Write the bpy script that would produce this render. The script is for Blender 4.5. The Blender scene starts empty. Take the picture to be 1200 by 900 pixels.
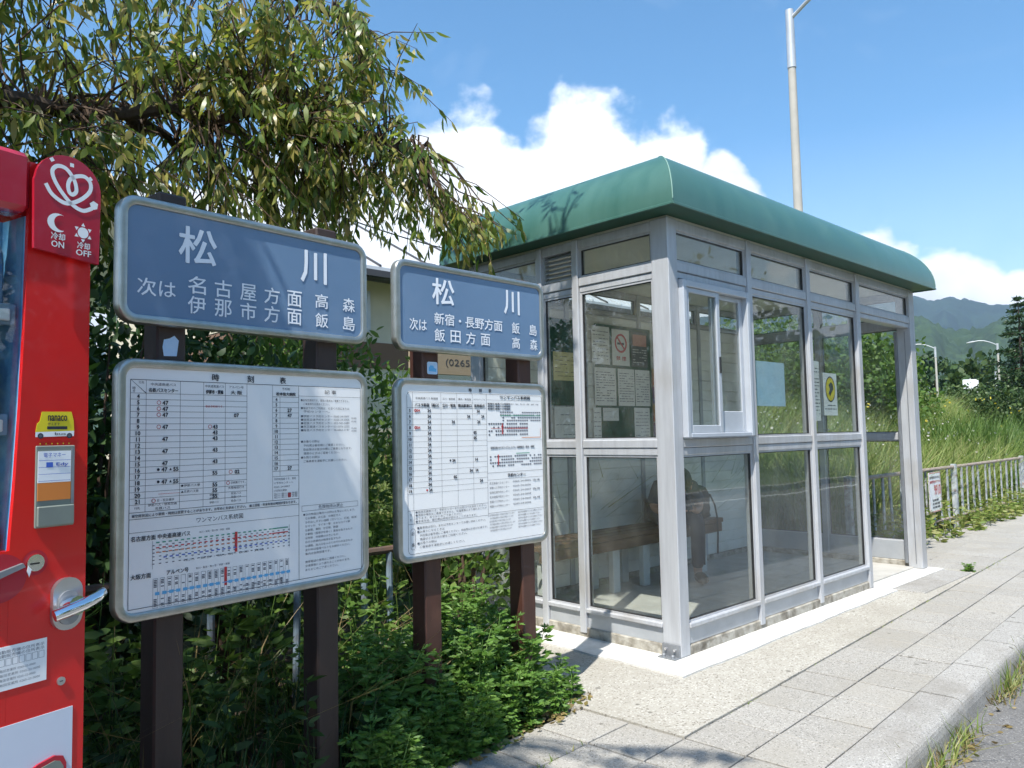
import bpy, bmesh, math, random
import numpy as np
from mathutils import Vector, Matrix

R = math.radians
random.seed(7)
rng = np.random.default_rng(7)
SC = bpy.context.scene
COL = SC.collection

# ------------------------------------------------------------------ camera
cam_d = bpy.data.cameras.new('camera')
cam_d.sensor_width = 36.0
cam_d.lens = 36.0 * 911.5 / 1200.0
cam_d.clip_start = 0.05
cam_d.clip_end = 30000
cam = bpy.data.objects.new('camera', cam_d)
COL.objects.link(cam)
_yaw, _pit, _rol = R(46.24), R(3.76), -0.0203
_f = Vector((math.cos(_yaw) * math.cos(_pit), math.sin(_yaw) * math.cos(_pit), math.sin(_pit)))
_r = Vector((math.sin(_yaw), -math.cos(_yaw), 0))
_u = _r.cross(_f)
_r2 = _r * math.cos(_rol) + _u * math.sin(_rol)
_u2 = -_r * math.sin(_rol) + _u * math.cos(_rol)
cam.matrix_world = Matrix(((_r2.x, _u2.x, -_f.x, 0), (_r2.y, _u2.y, -_f.y, 0), (_r2.z, _u2.z, -_f.z, 1.27), (0, 0, 0, 1)))
SC.camera = cam

# ------------------------------------------------------------------ sun, sky, exposure
SUN_EL, SUN_AZ = R(58), math.atan2(-0.41, -0.912)
SUNV = Vector((math.cos(SUN_EL) * math.cos(SUN_AZ), math.cos(SUN_EL) * math.sin(SUN_AZ), math.sin(SUN_EL)))
sun_d = bpy.data.lights.new('sun', 'SUN')
sun_d.energy = 5.0
sun_d.angle = R(0.53)
sun_d.color = (1.0, 0.955, 0.88)
sun = bpy.data.objects.new('sun', sun_d)
COL.objects.link(sun)
sun.rotation_euler = SUNV.to_track_quat('Z', 'Y').to_euler()
sun.location = (0, 0, 50)
SC.view_settings.view_transform = 'Standard'
SC.view_settings.look = 'None'
SC.view_settings.gamma = 1
SC.view_settings.exposure = 0.80
SC.view_settings.use_curve_mapping = False

world = bpy.data.worlds.new('World')
SC.world = world
world.use_nodes = True
WN, WL = world.node_tree.nodes, world.node_tree.links
WN.clear()

def wm(op, a, b=None, c=None, clamp=False):
    n = WN.new('ShaderNodeMath'); n.operation = op; n.use_clamp = clamp
    for i, v in enumerate((a, b, c)):
        if v is None: continue
        if isinstance(v, (int, float)): n.inputs[i].default_value = v
        else: WL.new(v, n.inputs[i])
    return n.outputs[0]

def build_world():
    out = WN.new('ShaderNodeOutputWorld'); bg = WN.new('ShaderNodeBackground')
    sky = WN.new('ShaderNodeTexSky'); sky.sky_type = 'NISHITA'; sky.sun_disc = False
    sky.sun_elevation = SUN_EL; sky.sun_rotation = math.atan2(SUNV.x, SUNV.y)
    sky.altitude = 500; sky.air_density = 1.0; sky.dust_density = 0.3; sky.ozone_density = 1.4
    tc = WN.new('ShaderNodeTexCoord'); sep = WN.new('ShaderNodeSeparateXYZ')
    WL.new(tc.outputs['Generated'], sep.inputs[0])
    az = wm('MULTIPLY', wm('ARCTAN2', sep.outputs[1], sep.outputs[0]), 180 / math.pi)
    el = wm('MULTIPLY', wm('ARCSINE', sep.outputs[2]), 180 / math.pi)
    comb = WN.new('ShaderNodeCombineXYZ')
    WL.new(wm('MULTIPLY', az, 0.1), comb.inputs[0]); WL.new(wm('MULTIPLY', el, 0.13), comb.inputs[1])
    def noise(scale, detail, rough, off=0.0, dist=0.0):
        n = WN.new('ShaderNodeTexNoise'); n.noise_dimensions = '3D'
        n.inputs['Scale'].default_value = scale; n.inputs['Detail'].default_value = detail
        n.inputs['Roughness'].default_value = rough; n.inputs['Distortion'].default_value = dist
        a = WN.new('ShaderNodeVectorMath'); a.operation = 'ADD'; a.inputs[1].default_value = (off, off * .7, off * 1.3)
        WL.new(comb.outputs[0], a.inputs[0]); WL.new(a.outputs[0], n.inputs['Vector'])
        return n.outputs['Fac']
    # cumulus heaps standing above the hills (azimuth, elevation, half widths in degrees)
    blobs = [(41, 10, 8.0, 14.8), (49, 10, 8.5, 14.2), (60, 9, 9, 12), (35, 11, 5.0, 11.2), (30.5, 14, 3.4, 5.4),
             (21.5, 5, 5.0, 8.8), (17.0, 5, 4.5, 6.6), (12.0, 5, 5, 4.4), (5, 4, 7, 5.5), (27, 4, 5, 6),
             (80, 6, 14, 12), (110, 5, 12, 10), (-20, 4, 14, 9), (-60, 6, 16, 12), (-110, 5, 18, 10), (150, 5, 16, 11), (-160, 5, 15, 9)]
    acc = None
    for a0, e0, ra, re in blobs:
        da = wm('POWER', wm('MULTIPLY', wm('ADD', az, -a0), 1 / ra), 2)
        de = wm('POWER', wm('MULTIPLY', wm('ADD', el, -e0), 1 / re), 2)
        b = wm('SUBTRACT', 1.0, wm('ADD', da, de))
        acc = b if acc is None else wm('MAXIMUM', acc, b)
    acc = wm('MAXIMUM', acc, -1.5)
    n1 = noise(2.4, 6, 0.50, 3.1, 0.1)
    n2 = noise(0.9, 1, 0.5, 8.4)
    m = wm('ADD', acc, wm('MULTIPLY', wm('ADD', n1, -0.5), 1.25))
    m = wm('ADD', m, wm('MULTIPLY', wm('ADD', n2, -0.5), 0.5))
    mr = WN.new('ShaderNodeMapRange'); mr.interpolation_type = 'SMOOTHSTEP'
    WL.new(m, mr.inputs[0]); mr.inputs[1].default_value = -0.03; mr.inputs[2].default_value = 0.26
    # thin high wisps everywhere
    wsp = WN.new('ShaderNodeMapRange'); WL.new(noise(0.7, 3, 0.65, 21.0, 0.8), wsp.inputs[0])
    wsp.inputs[1].default_value = 0.56; wsp.inputs[2].default_value = 1.0; wsp.inputs[4].default_value = 0.16
    hz = WN.new('ShaderNodeMapRange'); WL.new(el, hz.inputs[0])
    hz.inputs[1].default_value = 20; hz.inputs[2].default_value = 0; hz.inputs[3].default_value = 0.0; hz.inputs[4].default_value = 0.30
    veil = wm('MAXIMUM', wm('MULTIPLY', wsp.outputs[0], 1.0), hz.outputs[0])
    fac = wm('MAXIMUM', mr.outputs[0], veil, clamp=True)
    # cloud tone: bright tops, softly grey bellies inside the heap
    sh = WN.new('ShaderNodeMapRange'); WL.new(wm('ADD', wm('MULTIPLY', noise(1.6, 3, 0.5, 40.0), 1.0), wm('MULTIPLY', m, -0.12)), sh.inputs[0])
    sh.inputs[1].default_value = 0.22; sh.inputs[2].default_value = 0.5; sh.inputs[3].default_value = 4.6; sh.inputs[4].default_value = 7.0
    cc = WN.new('ShaderNodeCombineColor'); WL.new(wm('MULTIPLY', sh.outputs[0], 0.965), cc.inputs[0]); WL.new(wm('MULTIPLY', sh.outputs[0], 0.99), cc.inputs[1]); WL.new(wm('MULTIPLY', sh.outputs[0], 1.03), cc.inputs[2])
    hs = WN.new('ShaderNodeHueSaturation'); hs.inputs['Saturation'].default_value = 1.22; hs.inputs['Hue'].default_value = .492; WL.new(sky.outputs[0], hs.inputs['Color'])
    mix = WN.new('ShaderNodeMix'); mix.data_type = 'RGBA'
    WL.new(fac, mix.inputs[0]); WL.new(hs.outputs[0], mix.inputs[6]); WL.new(cc.outputs[0], mix.inputs[7])
    WL.new(mix.outputs[2], bg.inputs[0]); bg.inputs[1].default_value = 0.135
    WL.new(bg.outputs[0], out.inputs[0])
build_world()

# ------------------------------------------------------------------ materials
MATS = {}
def ND(t, n): return t.nodes.new(n)
def mat(name, c1, c2=None, scale=8.0, rough=0.6, metal=0.0, bump=0.0, bscale=None, detail=5, spec=0.5, rnd=0.0,
        coat=0.0, stretch=None, lo=0.35, hi=0.65, c3=None, s3=2.0, a3=0.0, rvar=0.0):
    m = bpy.data.materials.new(name); m.use_nodes = True; t = m.node_tree; t.nodes.clear()
    out = ND(t, 'ShaderNodeOutputMaterial'); p = ND(t, 'ShaderNodeBsdfPrincipled'); t.links.new(p.outputs[0], out.inputs[0])
    p.inputs['Roughness'].default_value = rough; p.inputs['Metallic'].default_value = metal
    p.inputs['Specular IOR Level'].default_value = spec; p.inputs['Coat Weight'].default_value = coat
    p.inputs['Base Color'].default_value = (*c1, 1)
    tc = ND(t, 'ShaderNodeTexCoord'); vec = tc.outputs['Object']
    if stretch:
        mp = ND(t, 'ShaderNodeMapping'); mp.inputs['Scale'].default_value = stretch; t.links.new(vec, mp.inputs[0]); vec = mp.outputs[0]
    col = None
    if c2 is not None:
        n = ND(t, 'ShaderNodeTexNoise'); n.inputs['Scale'].default_value = scale; n.inputs['Detail'].default_value = detail
        n.inputs['Roughness'].default_value = 0.62; t.links.new(vec, n.inputs['Vector'])
        mr = ND(t, 'ShaderNodeMapRange'); mr.inputs[1].default_value = lo; mr.inputs[2].default_value = hi
        t.links.new(n.outputs['Fac'], mr.inputs[0])
        mx = ND(t, 'ShaderNodeMix'); mx.data_type = 'RGBA'; mx.inputs[6].default_value = (*c1, 1); mx.inputs[7].default_value = (*c2, 1)
        t.links.new(mr.outputs[0], mx.inputs[0]); col = mx.outputs[2]
        if rvar:
            ra = ND(t, 'ShaderNodeMapRange'); ra.inputs[3].default_value = rough - rvar; ra.inputs[4].default_value = rough + rvar
            t.links.new(n.outputs['Fac'], ra.inputs[0]); t.links.new(ra.outputs[0], p.inputs['Roughness'])
    if c3 is not None:
        n3 = ND(t, 'ShaderNodeTexNoise'); n3.inputs['Scale'].default_value = s3; n3.inputs['Detail'].default_value = 6
        t.links.new(tc.outputs['Object'], n3.inputs['Vector'])
        m3 = ND(t, 'ShaderNodeMapRange'); m3.inputs[1].default_value = 0.52; m3.inputs[2].default_value = 0.72; m3.inputs[4].default_value = a3
        t.links.new(n3.outputs['Fac'], m3.inputs[0])
        x3 = ND(t, 'ShaderNodeMix'); x3.data_type = 'RGBA'; x3.inputs[7].default_value = (*c3, 1)
        if col: t.links.new(col, x3.inputs[6])
        else: x3.inputs[6].default_value = (*c1, 1)
        t.links.new(m3.outputs[0], x3.inputs[0]); col = x3.outputs[2]
    if rnd:
        oi = ND(t, 'ShaderNodeObjectInfo'); h = ND(t, 'ShaderNodeHueSaturation')
        rr = ND(t, 'ShaderNodeMapRange'); rr.inputs[3].default_value = 1 - rnd; rr.inputs[4].default_value = 1 + rnd
        t.links.new(oi.outputs['Random'], rr.inputs[0]); t.links.new(rr.outputs[0], h.inputs['Value'])
        if col: t.links.new(col, h.inputs['Color'])
        else: h.inputs['Color'].default_value = (*c1, 1)
        col = h.outputs[0]
    if col: t.links.new(col, p.inputs['Base Color'])
    if bump:
        nb = ND(t, 'ShaderNodeTexNoise'); nb.inputs['Scale'].default_value = bscale or scale * 4; nb.inputs['Detail'].default_value = 6
        t.links.new(vec, nb.inputs['Vector'])
        b = ND(t, 'ShaderNodeBump'); b.inputs['Strength'].default_value = bump; b.inputs['Distance'].default_value = 0.01
        t.links.new(nb.outputs['Fac'], b.inputs['Height']); t.links.new(b.outputs[0], p.inputs['Normal'])
    MATS[name] = m
    return m

def leafmat(name, cols, trans=0.35, rough=0.5, spec=0.35):
    m = bpy.data.materials.new(name); m.use_nodes = True; t = m.node_tree; t.nodes.clear()
    out = ND(t, 'ShaderNodeOutputMaterial'); p = ND(t, 'ShaderNodeBsdfPrincipled'); tr = ND(t, 'ShaderNodeBsdfTranslucent'); mx = ND(t, 'ShaderNodeMixShader')
    g = ND(t, 'ShaderNodeNewGeometry'); cr = ND(t, 'ShaderNodeValToRGB')
    els = cr.color_ramp.elements
    while len(els) < len(cols): els.new(0.5)
    for i, c in enumerate(cols):
        els[i].position = i / (len(cols) - 1); els[i].color = (*c, 1)
    t.links.new(g.outputs['Random Per Island'], cr.inputs[0])
    t.links.new(cr.outputs[0], p.inputs['Base Color'])
    hs = ND(t, 'ShaderNodeHueSaturation'); hs.inputs['Value'].default_value = 1.5; hs.inputs['Saturation'].default_value = 1.1; hs.inputs['Hue'].default_value = 0.49
    t.links.new(cr.outputs[0], hs.inputs['Color']); t.links.new(hs.outputs[0], tr.inputs[0])
    p.inputs['Roughness'].default_value = rough; p.inputs['Specular IOR Level'].default_value = spec
    mx.inputs[0].default_value = trans
    t.links.new(p.outputs[0], mx.inputs[1]); t.links.new(tr.outputs[0], mx.inputs[2]); t.links.new(mx.outputs[0], out.inputs[0])
    MATS[name] = m
    return m

def glassmat(name, tint, dirt=0.03, f0=0.045):
    m = bpy.data.materials.new(name); m.use_nodes = True; t = m.node_tree; t.nodes.clear()
    out = ND(t, 'ShaderNodeOutputMaterial'); tr = ND(t, 'ShaderNodeBsdfTransparent'); gl = ND(t, 'ShaderNodeBsdfGlossy'); mx = ND(t, 'ShaderNodeMixShader')
    df = ND(t, 'ShaderNodeBsdfDiffuse'); md = ND(t, 'ShaderNodeMixShader')
    tr.inputs[0].default_value = (*tint, 1); gl.inputs['Roughness'].default_value = 0.015; df.inputs[0].default_value = (.55, .55, .5, 1)
    lw = ND(t, 'ShaderNodeLayerWeight'); lw.inputs[0].default_value = 0.5
    pw = ND(t, 'ShaderNodeMath'); pw.operation = 'POWER'; pw.inputs[1].default_value = 5; t.links.new(lw.outputs['Facing'], pw.inputs[0])
    mr = ND(t, 'ShaderNodeMapRange'); mr.inputs[3].default_value = f0; mr.inputs[4].default_value = 1.0; t.links.new(pw.outputs[0], mr.inputs[0])
    tc = ND(t, 'ShaderNodeTexCoord'); n = ND(t, 'ShaderNodeTexNoise'); n.inputs['Scale'].default_value = 3.0; n.inputs['Detail'].default_value = 8
    t.links.new(tc.outputs['Object'], n.inputs['Vector'])
    dr = ND(t, 'ShaderNodeMapRange'); dr.inputs[1].default_value = .4; dr.inputs[2].default_value = .75; dr.inputs[3].default_value = dirt * .3; dr.inputs[4].default_value = dirt * 1.6; t.links.new(n.outputs['Fac'], dr.inputs[0])
    # slightly wavy surface
    nb = ND(t, 'ShaderNodeTexNoise'); nb.inputs['Scale'].default_value = 2.2; t.links.new(tc.outputs['Object'], nb.inputs['Vector'])
    bp = ND(t, 'ShaderNodeBump'); bp.inputs['Strength'].default_value = .06; bp.inputs['Distance'].default_value = .02; t.links.new(nb.outputs['Fac'], bp.inputs['Height']); t.links.new(bp.outputs[0], gl.inputs['Normal'])
    t.links.new(dr.outputs[0], md.inputs[0]); t.links.new(tr.outputs[0], md.inputs[1]); t.links.new(df.outputs[0], md.inputs[2])
    t.links.new(mr.outputs[0], mx.inputs[0]); t.links.new(md.outputs[0], mx.inputs[1]); t.links.new(gl.outputs[0], mx.inputs[2])
    t.links.new(mx.outputs[0], out.inputs[0])
    MATS[name] = m

def aggregate(name, base, dark, light, scale=240, rnd=0.05, stain=(.30, .28, .24), bump=.25):
    """concrete with visible grains: voronoi cells of several greys"""
    m = bpy.data.materials.new(name); m.use_nodes = True; t = m.node_tree; t.nodes.clear()
    out = ND(t, 'ShaderNodeOutputMaterial'); p = ND(t, 'ShaderNodeBsdfPrincipled'); t.links.new(p.outputs[0], out.inputs[0])
    p.inputs['Roughness'].default_value = .85; p.inputs['Specular IOR Level'].default_value = .25
    tc = ND(t, 'ShaderNodeTexCoord'); g = ND(t, 'ShaderNodeNewGeometry')
    v = ND(t, 'ShaderNodeTexVoronoi'); v.inputs['Scale'].default_value = scale; t.links.new(g.outputs['Position'], v.inputs['Vector'])
    sp = ND(t, 'ShaderNodeSeparateColor'); t.links.new(v.outputs['Color'], sp.inputs[0])
    cr = ND(t, 'ShaderNodeValToRGB'); e = cr.color_ramp.elements
    e[0].position = 0.0; e[0].color = (*dark, 1); e[1].position = 1.0; e[1].color = (*light, 1)
    x = e.new(.16); x.color = (*base, 1); x = e.new(.8); x.color = (*base, 1)
    t.links.new(sp.outputs[0], cr.inputs[0])
    n = ND(t, 'ShaderNodeTexNoise'); n.inputs['Scale'].default_value = 1.7; n.inputs['Detail'].default_value = 8; n.inputs['Roughness'].default_value = .65; t.links.new(g.outputs['Position'], n.inputs['Vector'])
    mr = ND(t, 'ShaderNodeMapRange'); mr.inputs[1].default_value = .45; mr.inputs[2].default_value = .72; mr.inputs[4].default_value = .75; t.links.new(n.outputs['Fac'], mr.inputs[0])
    mx = ND(t, 'ShaderNodeMix'); mx.data_type = 'RGBA'; mx.inputs[7].default_value = (*stain, 1); t.links.new(mr.outputs[0], mx.inputs[0]); t.links.new(cr.outputs[0], mx.inputs[6])
    h = ND(t, 'ShaderNodeHueSaturation'); oi = ND(t, 'ShaderNodeObjectInfo'); rr = ND(t, 'ShaderNodeMapRange'); rr.inputs[3].default_value = 1 - rnd; rr.inputs[4].default_value = 1 + rnd
    t.links.new(oi.outputs['Random'], rr.inputs[0]); t.links.new(rr.outputs[0], h.inputs['Value']); t.links.new(mx.outputs[2], h.inputs['Color']); t.links.new(h.outputs[0], p.inputs['Base Color'])
    # a few old gum spots and drips
    vs_ = ND(t, 'ShaderNodeTexVoronoi'); vs_.inputs['Scale'].default_value = 4.6; t.links.new(g.outputs['Position'], vs_.inputs['Vector'])
    ms = ND(t, 'ShaderNodeMapRange'); ms.inputs[1].default_value = .075; ms.inputs[2].default_value = .055; ms.inputs[4].default_value = .75; t.links.new(vs_.outputs['Distance'], ms.inputs[0])
    xs = ND(t, 'ShaderNodeMix'); xs.data_type = 'RGBA'; xs.inputs[7].default_value = (*[c * .42 for c in stain], 1); t.links.new(ms.outputs[0], xs.inputs[0]); t.links.new(h.outputs[0], xs.inputs[6]); t.links.new(xs.outputs[2], p.inputs['Base Color'])
    b = ND(t, 'ShaderNodeBump'); b.inputs['Strength'].default_value = bump; b.inputs['Distance'].default_value = .004; t.links.new(v.outputs['Distance'], b.inputs['Height']); t.links.new(b.outputs[0], p.inputs['Normal'])
    MATS[name] = m

mat('aluminium', (.47, .485, .505), (.40, .41, .43), scale=5, rough=.42, metal=.15, bump=.03, bscale=60, stretch=(6, 6, .6), c3=(.30, .27, .22), s3=2.2, a3=.45)
mat('aluminium_grey', (.42, .44, .46), (.36, .38, .40), scale=6, rough=.40, metal=.2, bump=.02, bscale=60)
mat('sash', (.47, .50, .54), (.42, .45, .49), scale=6, rough=.38, metal=.15)
mat('frame_metal', (.52, .52, .49), (.40, .40, .36), scale=14, rough=.34, metal=.85, bump=.03, bscale=120, c3=(.22, .20, .15), s3=9, a3=.35)
mat('galvanised', (.30, .32, .34), (.24, .25, .27), scale=20, rough=.5, metal=.6)
mat('roof_green', (.040, .116, .094), (.056, .142, .117), scale=2.2, rough=.36, bump=.10, bscale=1.6, coat=.08, stretch=(3.0, 3.0, .35), c3=(.085, .175, .145), s3=1.4, a3=.55, rvar=.12)
mat('soffit_green', (.022, .090, .062), (.03, .075, .05), scale=4, rough=.5)
mat('seam', (.20, .33, .27), rough=.45)
mat('ceiling', (.74, .73, .65), (.66, .65, .57), scale=4, rough=.7)
mat('siding', (.80, .80, .75), (.74, .74, .69), scale=3, rough=.6, c3=(.40, .37, .30), s3=1.5, a3=.5)
mat('plinth_concrete', (.42, .40, .35), (.22, .20, .16), scale=14, rough=.9, bump=.5, bscale=60, c3=(.10, .085, .065), s3=7, a3=.8)
mat('skirt_concrete', (.62, .62, .60), (.50, .49, .46), scale=10, rough=.8, bump=.15, bscale=90)
mat('floor_concrete', (.44, .43, .40), (.37, .36, .33), scale=6, rough=.75, bump=.1)
aggregate('paver', (.315, .302, .275), (.125, .118, .106), (.46, .445, .41), scale=190, rnd=.055)
aggregate('kerb', (.33, .32, .30), (.15, .145, .135), (.48, .47, .44), scale=200, rnd=.04, stain=(.20, .185, .16))
aggregate('apron', (.365, .348, .305), (.17, .15, .125), (.52, .505, .46), scale=130, rnd=0, stain=(.27, .25, .21), bump=.4)
aggregate('asphalt', (.155, .152, .148), (.07, .07, .07), (.28, .275, .265), scale=160, rnd=0, stain=(.12, .118, .115), bump=.5)
mat('joint_dirt', (.085, .068, .045), (.045, .040, .026), scale=22, rough=.95, bump=.4)
mat('soil', (.085, .060, .038), (.045, .034, .022), scale=12, rough=.95, bump=.6, bscale=50)
mat('field', (.075, .105, .030), (.045, .075, .020), scale=3, rough=.9, bump=.5, bscale=20, c3=(.13, .12, .05), s3=.7, a3=.6)
mat('line_paint', (.75, .75, .72), (.55, .54, .5), scale=20, rough=.7)
mat('post_brown', (.075, .030, .020), (.055, .022, .016), scale=9, rough=.48, bump=.06, bscale=70, stretch=(3, 3, .7), c3=(.12, .055, .035), s3=5, a3=.5)
mat('post_brown_shaded', (.046, .028, .022), (.036, .022, .018), scale=9, rough=.55, bump=.06, bscale=70, stretch=(3, 3, .7))  # same brown paint, darkened: the tree's shade is put into the colour
mat('sign_blue', (.130, .215, .340), (.142, .230, .358), scale=2.5, rough=.22, spec=.6, coat=.25)
mat('sign_white', (.86, .86, .85), (.84, .845, .84), scale=3, rough=.28, spec=.5, coat=.2)
mat('letter_white', (.78, .82, .88), rough=.5)
mat('ink', (.018, .022, .040), rough=.5)
mat('ink_grey', (.10, .11, .14), rough=.5)
mat('ink_red', (.55, .04, .045), rough=.5)
mat('ink_orange', (.62, .22, .10), rough=.5)
mat('ink_green', (.05, .30, .20), rough=.5)
mat('ink_blue', (.05, .12, .50), rough=.5)
mat('ink_sky', (.12, .42, .72), rough=.5)
mat('red_paint', (.64, .012, .011), (.58, .012, .012), scale=3.5, rough=.24, spec=.5, coat=.3, rvar=.12, c3=(.40, .02, .022), s3=6, a3=.35, bump=.02, bscale=5)
mat('red_print', (.40, .012, .03), rough=.25, coat=.3)
mat('print_white', (.78, .79, .80), rough=.4)
mat('panel_pale', (.60, .64, .72), (.56, .60, .69), scale=5, rough=.4)
mat('chrome', (.82, .83, .85), rough=.10, metal=1.0)
mat('key_steel', (.55, .55, .56), rough=.3, metal=.9)
mat('dark_plastic', (.02, .02, .022), rough=.35)
mat('grey_plastic', (.20, .225, .19), (.17, .19, .165), scale=9, rough=.5)
mat('sticker_yellow', (.72, .58, .02), rough=.4)
mat('sticker_orange', (.62, .20, .04), rough=.4)
mat('sticker_blue', (.35, .55, .78), (.55, .68, .82), scale=14, rough=.35)
mat('vm_inside', (.30, .38, .44), (.12, .26, .46), scale=6, rough=.4)
mat('display_blue', (.05, .22, .48), (.22, .48, .68), scale=16, rough=.3)
mat('bottle_blue', (.04, .16, .42), (.45, .6, .72), scale=14, rough=.2, coat=.3)
mat('bottle_clear', (.5, .62, .66), (.62, .7, .7), scale=18, rough=.15, coat=.3)
mat('bench_wood', (.165, .095, .052), (.090, .050, .028), scale=6, rough=.55, bump=.15, bscale=40, stretch=(.25, 4, 4))
mat('bench_white', (.62, .64, .62), (.52, .54, .52), scale=8, rough=.5)
mat('skin', (.50, .29, .20), (.47, .26, .18), scale=14, rough=.5)
mat('hair', (.010, .008, .007), (.022, .016, .013), scale=60, rough=.38, stretch=(4, 4, .6), bump=.4, bscale=120)
mat('shirt', (.085, .088, .095), (.105, .108, .115), scale=18, rough=.85, bump=.2, bscale=60)
mat('trousers', (.030, .032, .045), (.04, .042, .055), scale=20, rough=.85, bump=.2)
mat('shoe', (.05, .045, .04), rough=.6)
mat('bag_cloth', (.085, .070, .060), (.06, .05, .045), scale=18, rough=.8, bump=.3, bscale=150)
mat('strap', (.03, .028, .027), rough=.7)
mat('board_green', (.012, .090, .060), (.010, .078, .052), scale=12, rough=.8)
mat('paper', (.80, .80, .77), (.74, .74, .70), scale=5, rough=.7)
mat('paper_yellow', (.66, .60, .28), rough=.7)
mat('paper_cool', (.40, .60, .70), (.50, .66, .74), scale=4, rough=.5)
mat('paper_dark', (.10, .12, .12), rough=.6)
mat('paper_pink', (.58, .28, .22), rough=.6)
mat('leaflet_a', (.10, .22, .45), (.5, .12, .1), scale=11, rough=.4)
mat('leaflet_b', (.55, .10, .09), (.6, .5, .2), scale=13, rough=.4)
mat('picket_paint', (.50, .53, .54), (.22, .25, .27), scale=9, rough=.6, c3=(.17, .075, .04), s3=14, a3=.9)
mat('pipe_blue', (.20, .27, .33), (.12, .16, .20), scale=9, rough=.55, c3=(.14, .07, .045), s3=9, a3=.7)
mat('rust', (.27, .20, .16), (.36, .31, .27), scale=18, rough=.8, bump=.3)
mat('rail_brown', (.10, .060, .042), (.07, .05, .04), scale=12, rough=.8)
mat('lamp_concrete', (.46, .43, .375), (.40, .375, .33), scale=4, rough=.75)
mat('lamp_steel', (.55, .56, .57), (.48, .49, .5), scale=5, rough=.4, metal=.4)
mat('bark', (.070, .048, .034), (.035, .025, .018), scale=9, rough=.9, bump=.8, bscale=24, stretch=(2, 2, .5))
mat('twig', (.085, .050, .030), (.055, .035, .022), scale=9, rough=.85)
mat('house_wall', (.58, .52, .40), (.52, .46, .35), scale=2, rough=.8)
mat('house_brown', (.17, .095, .060), rough=.8)
mat('house_roof', (.66, .67, .68), (.58, .59, .60), scale=2, rough=.45, metal=.2)
mat('house_dark', (.05, .05, .055), rough=.6)
mat('board_beige', (.33, .26, .17), rough=.7)
mat('cable', (.02, .02, .02), rough=.6)
mat('mountain', (.020, .042, .026), (.010, .024, .016), scale=.012, rough=.95, detail=10, bump=1.0, bscale=.03)
mat('hill', (.034, .066, .024), (.014, .034, .014), scale=.035, rough=.95, detail=10, bump=1.0, bscale=.08)
mat('dead_leaf', (.26, .12, .05), (.40, .24, .12), scale=30, rough=.8)
leafmat('leaf_tree', [(.075, .130, .025), (.120, .185, .036), (.190, .240, .050), (.29, .29, .075), (.40, .32, .12)], trans=.50, rough=.36, spec=.5)
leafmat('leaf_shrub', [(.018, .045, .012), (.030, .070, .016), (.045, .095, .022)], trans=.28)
leafmat('leaf_bright', [(.055, .115, .022), (.090, .165, .032), (.135, .205, .045)], trans=.35)
leafmat('leaf_mugwort', [(.075, .165, .030), (.110, .225, .042), (.150, .265, .055), (.11, .19, .06)], trans=.32)
leafmat('leaf_grass', [(.11, .175, .034), (.165, .235, .050), (.23, .275, .075), (.32, .30, .13)], trans=.35)
leafmat('leaf_dry', [(.22, .17, .07), (.30, .22, .10), (.14, .16, .04)], trans=.25)
leafmat('leaf_conifer', [(.020, .048, .020), (.032, .068, .026), (.048, .084, .032)], trans=.15)
leafmat('leaf_far', [(.032, .062, .020), (.055, .095, .027), (.085, .125, .038)], trans=.2)
leafmat('flower_yellow', [(.55, .42, .03), (.62, .52, .08)], trans=.3)
leafmat('flower_white', [(.62, .62, .55), (.55, .5, .45)], trans=.3)
glassmat('glass', (.945, .965, .955), dirt=.05, f0=.055)
glassmat('glass_thin', (.90, .93, .92), dirt=.015)

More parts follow.
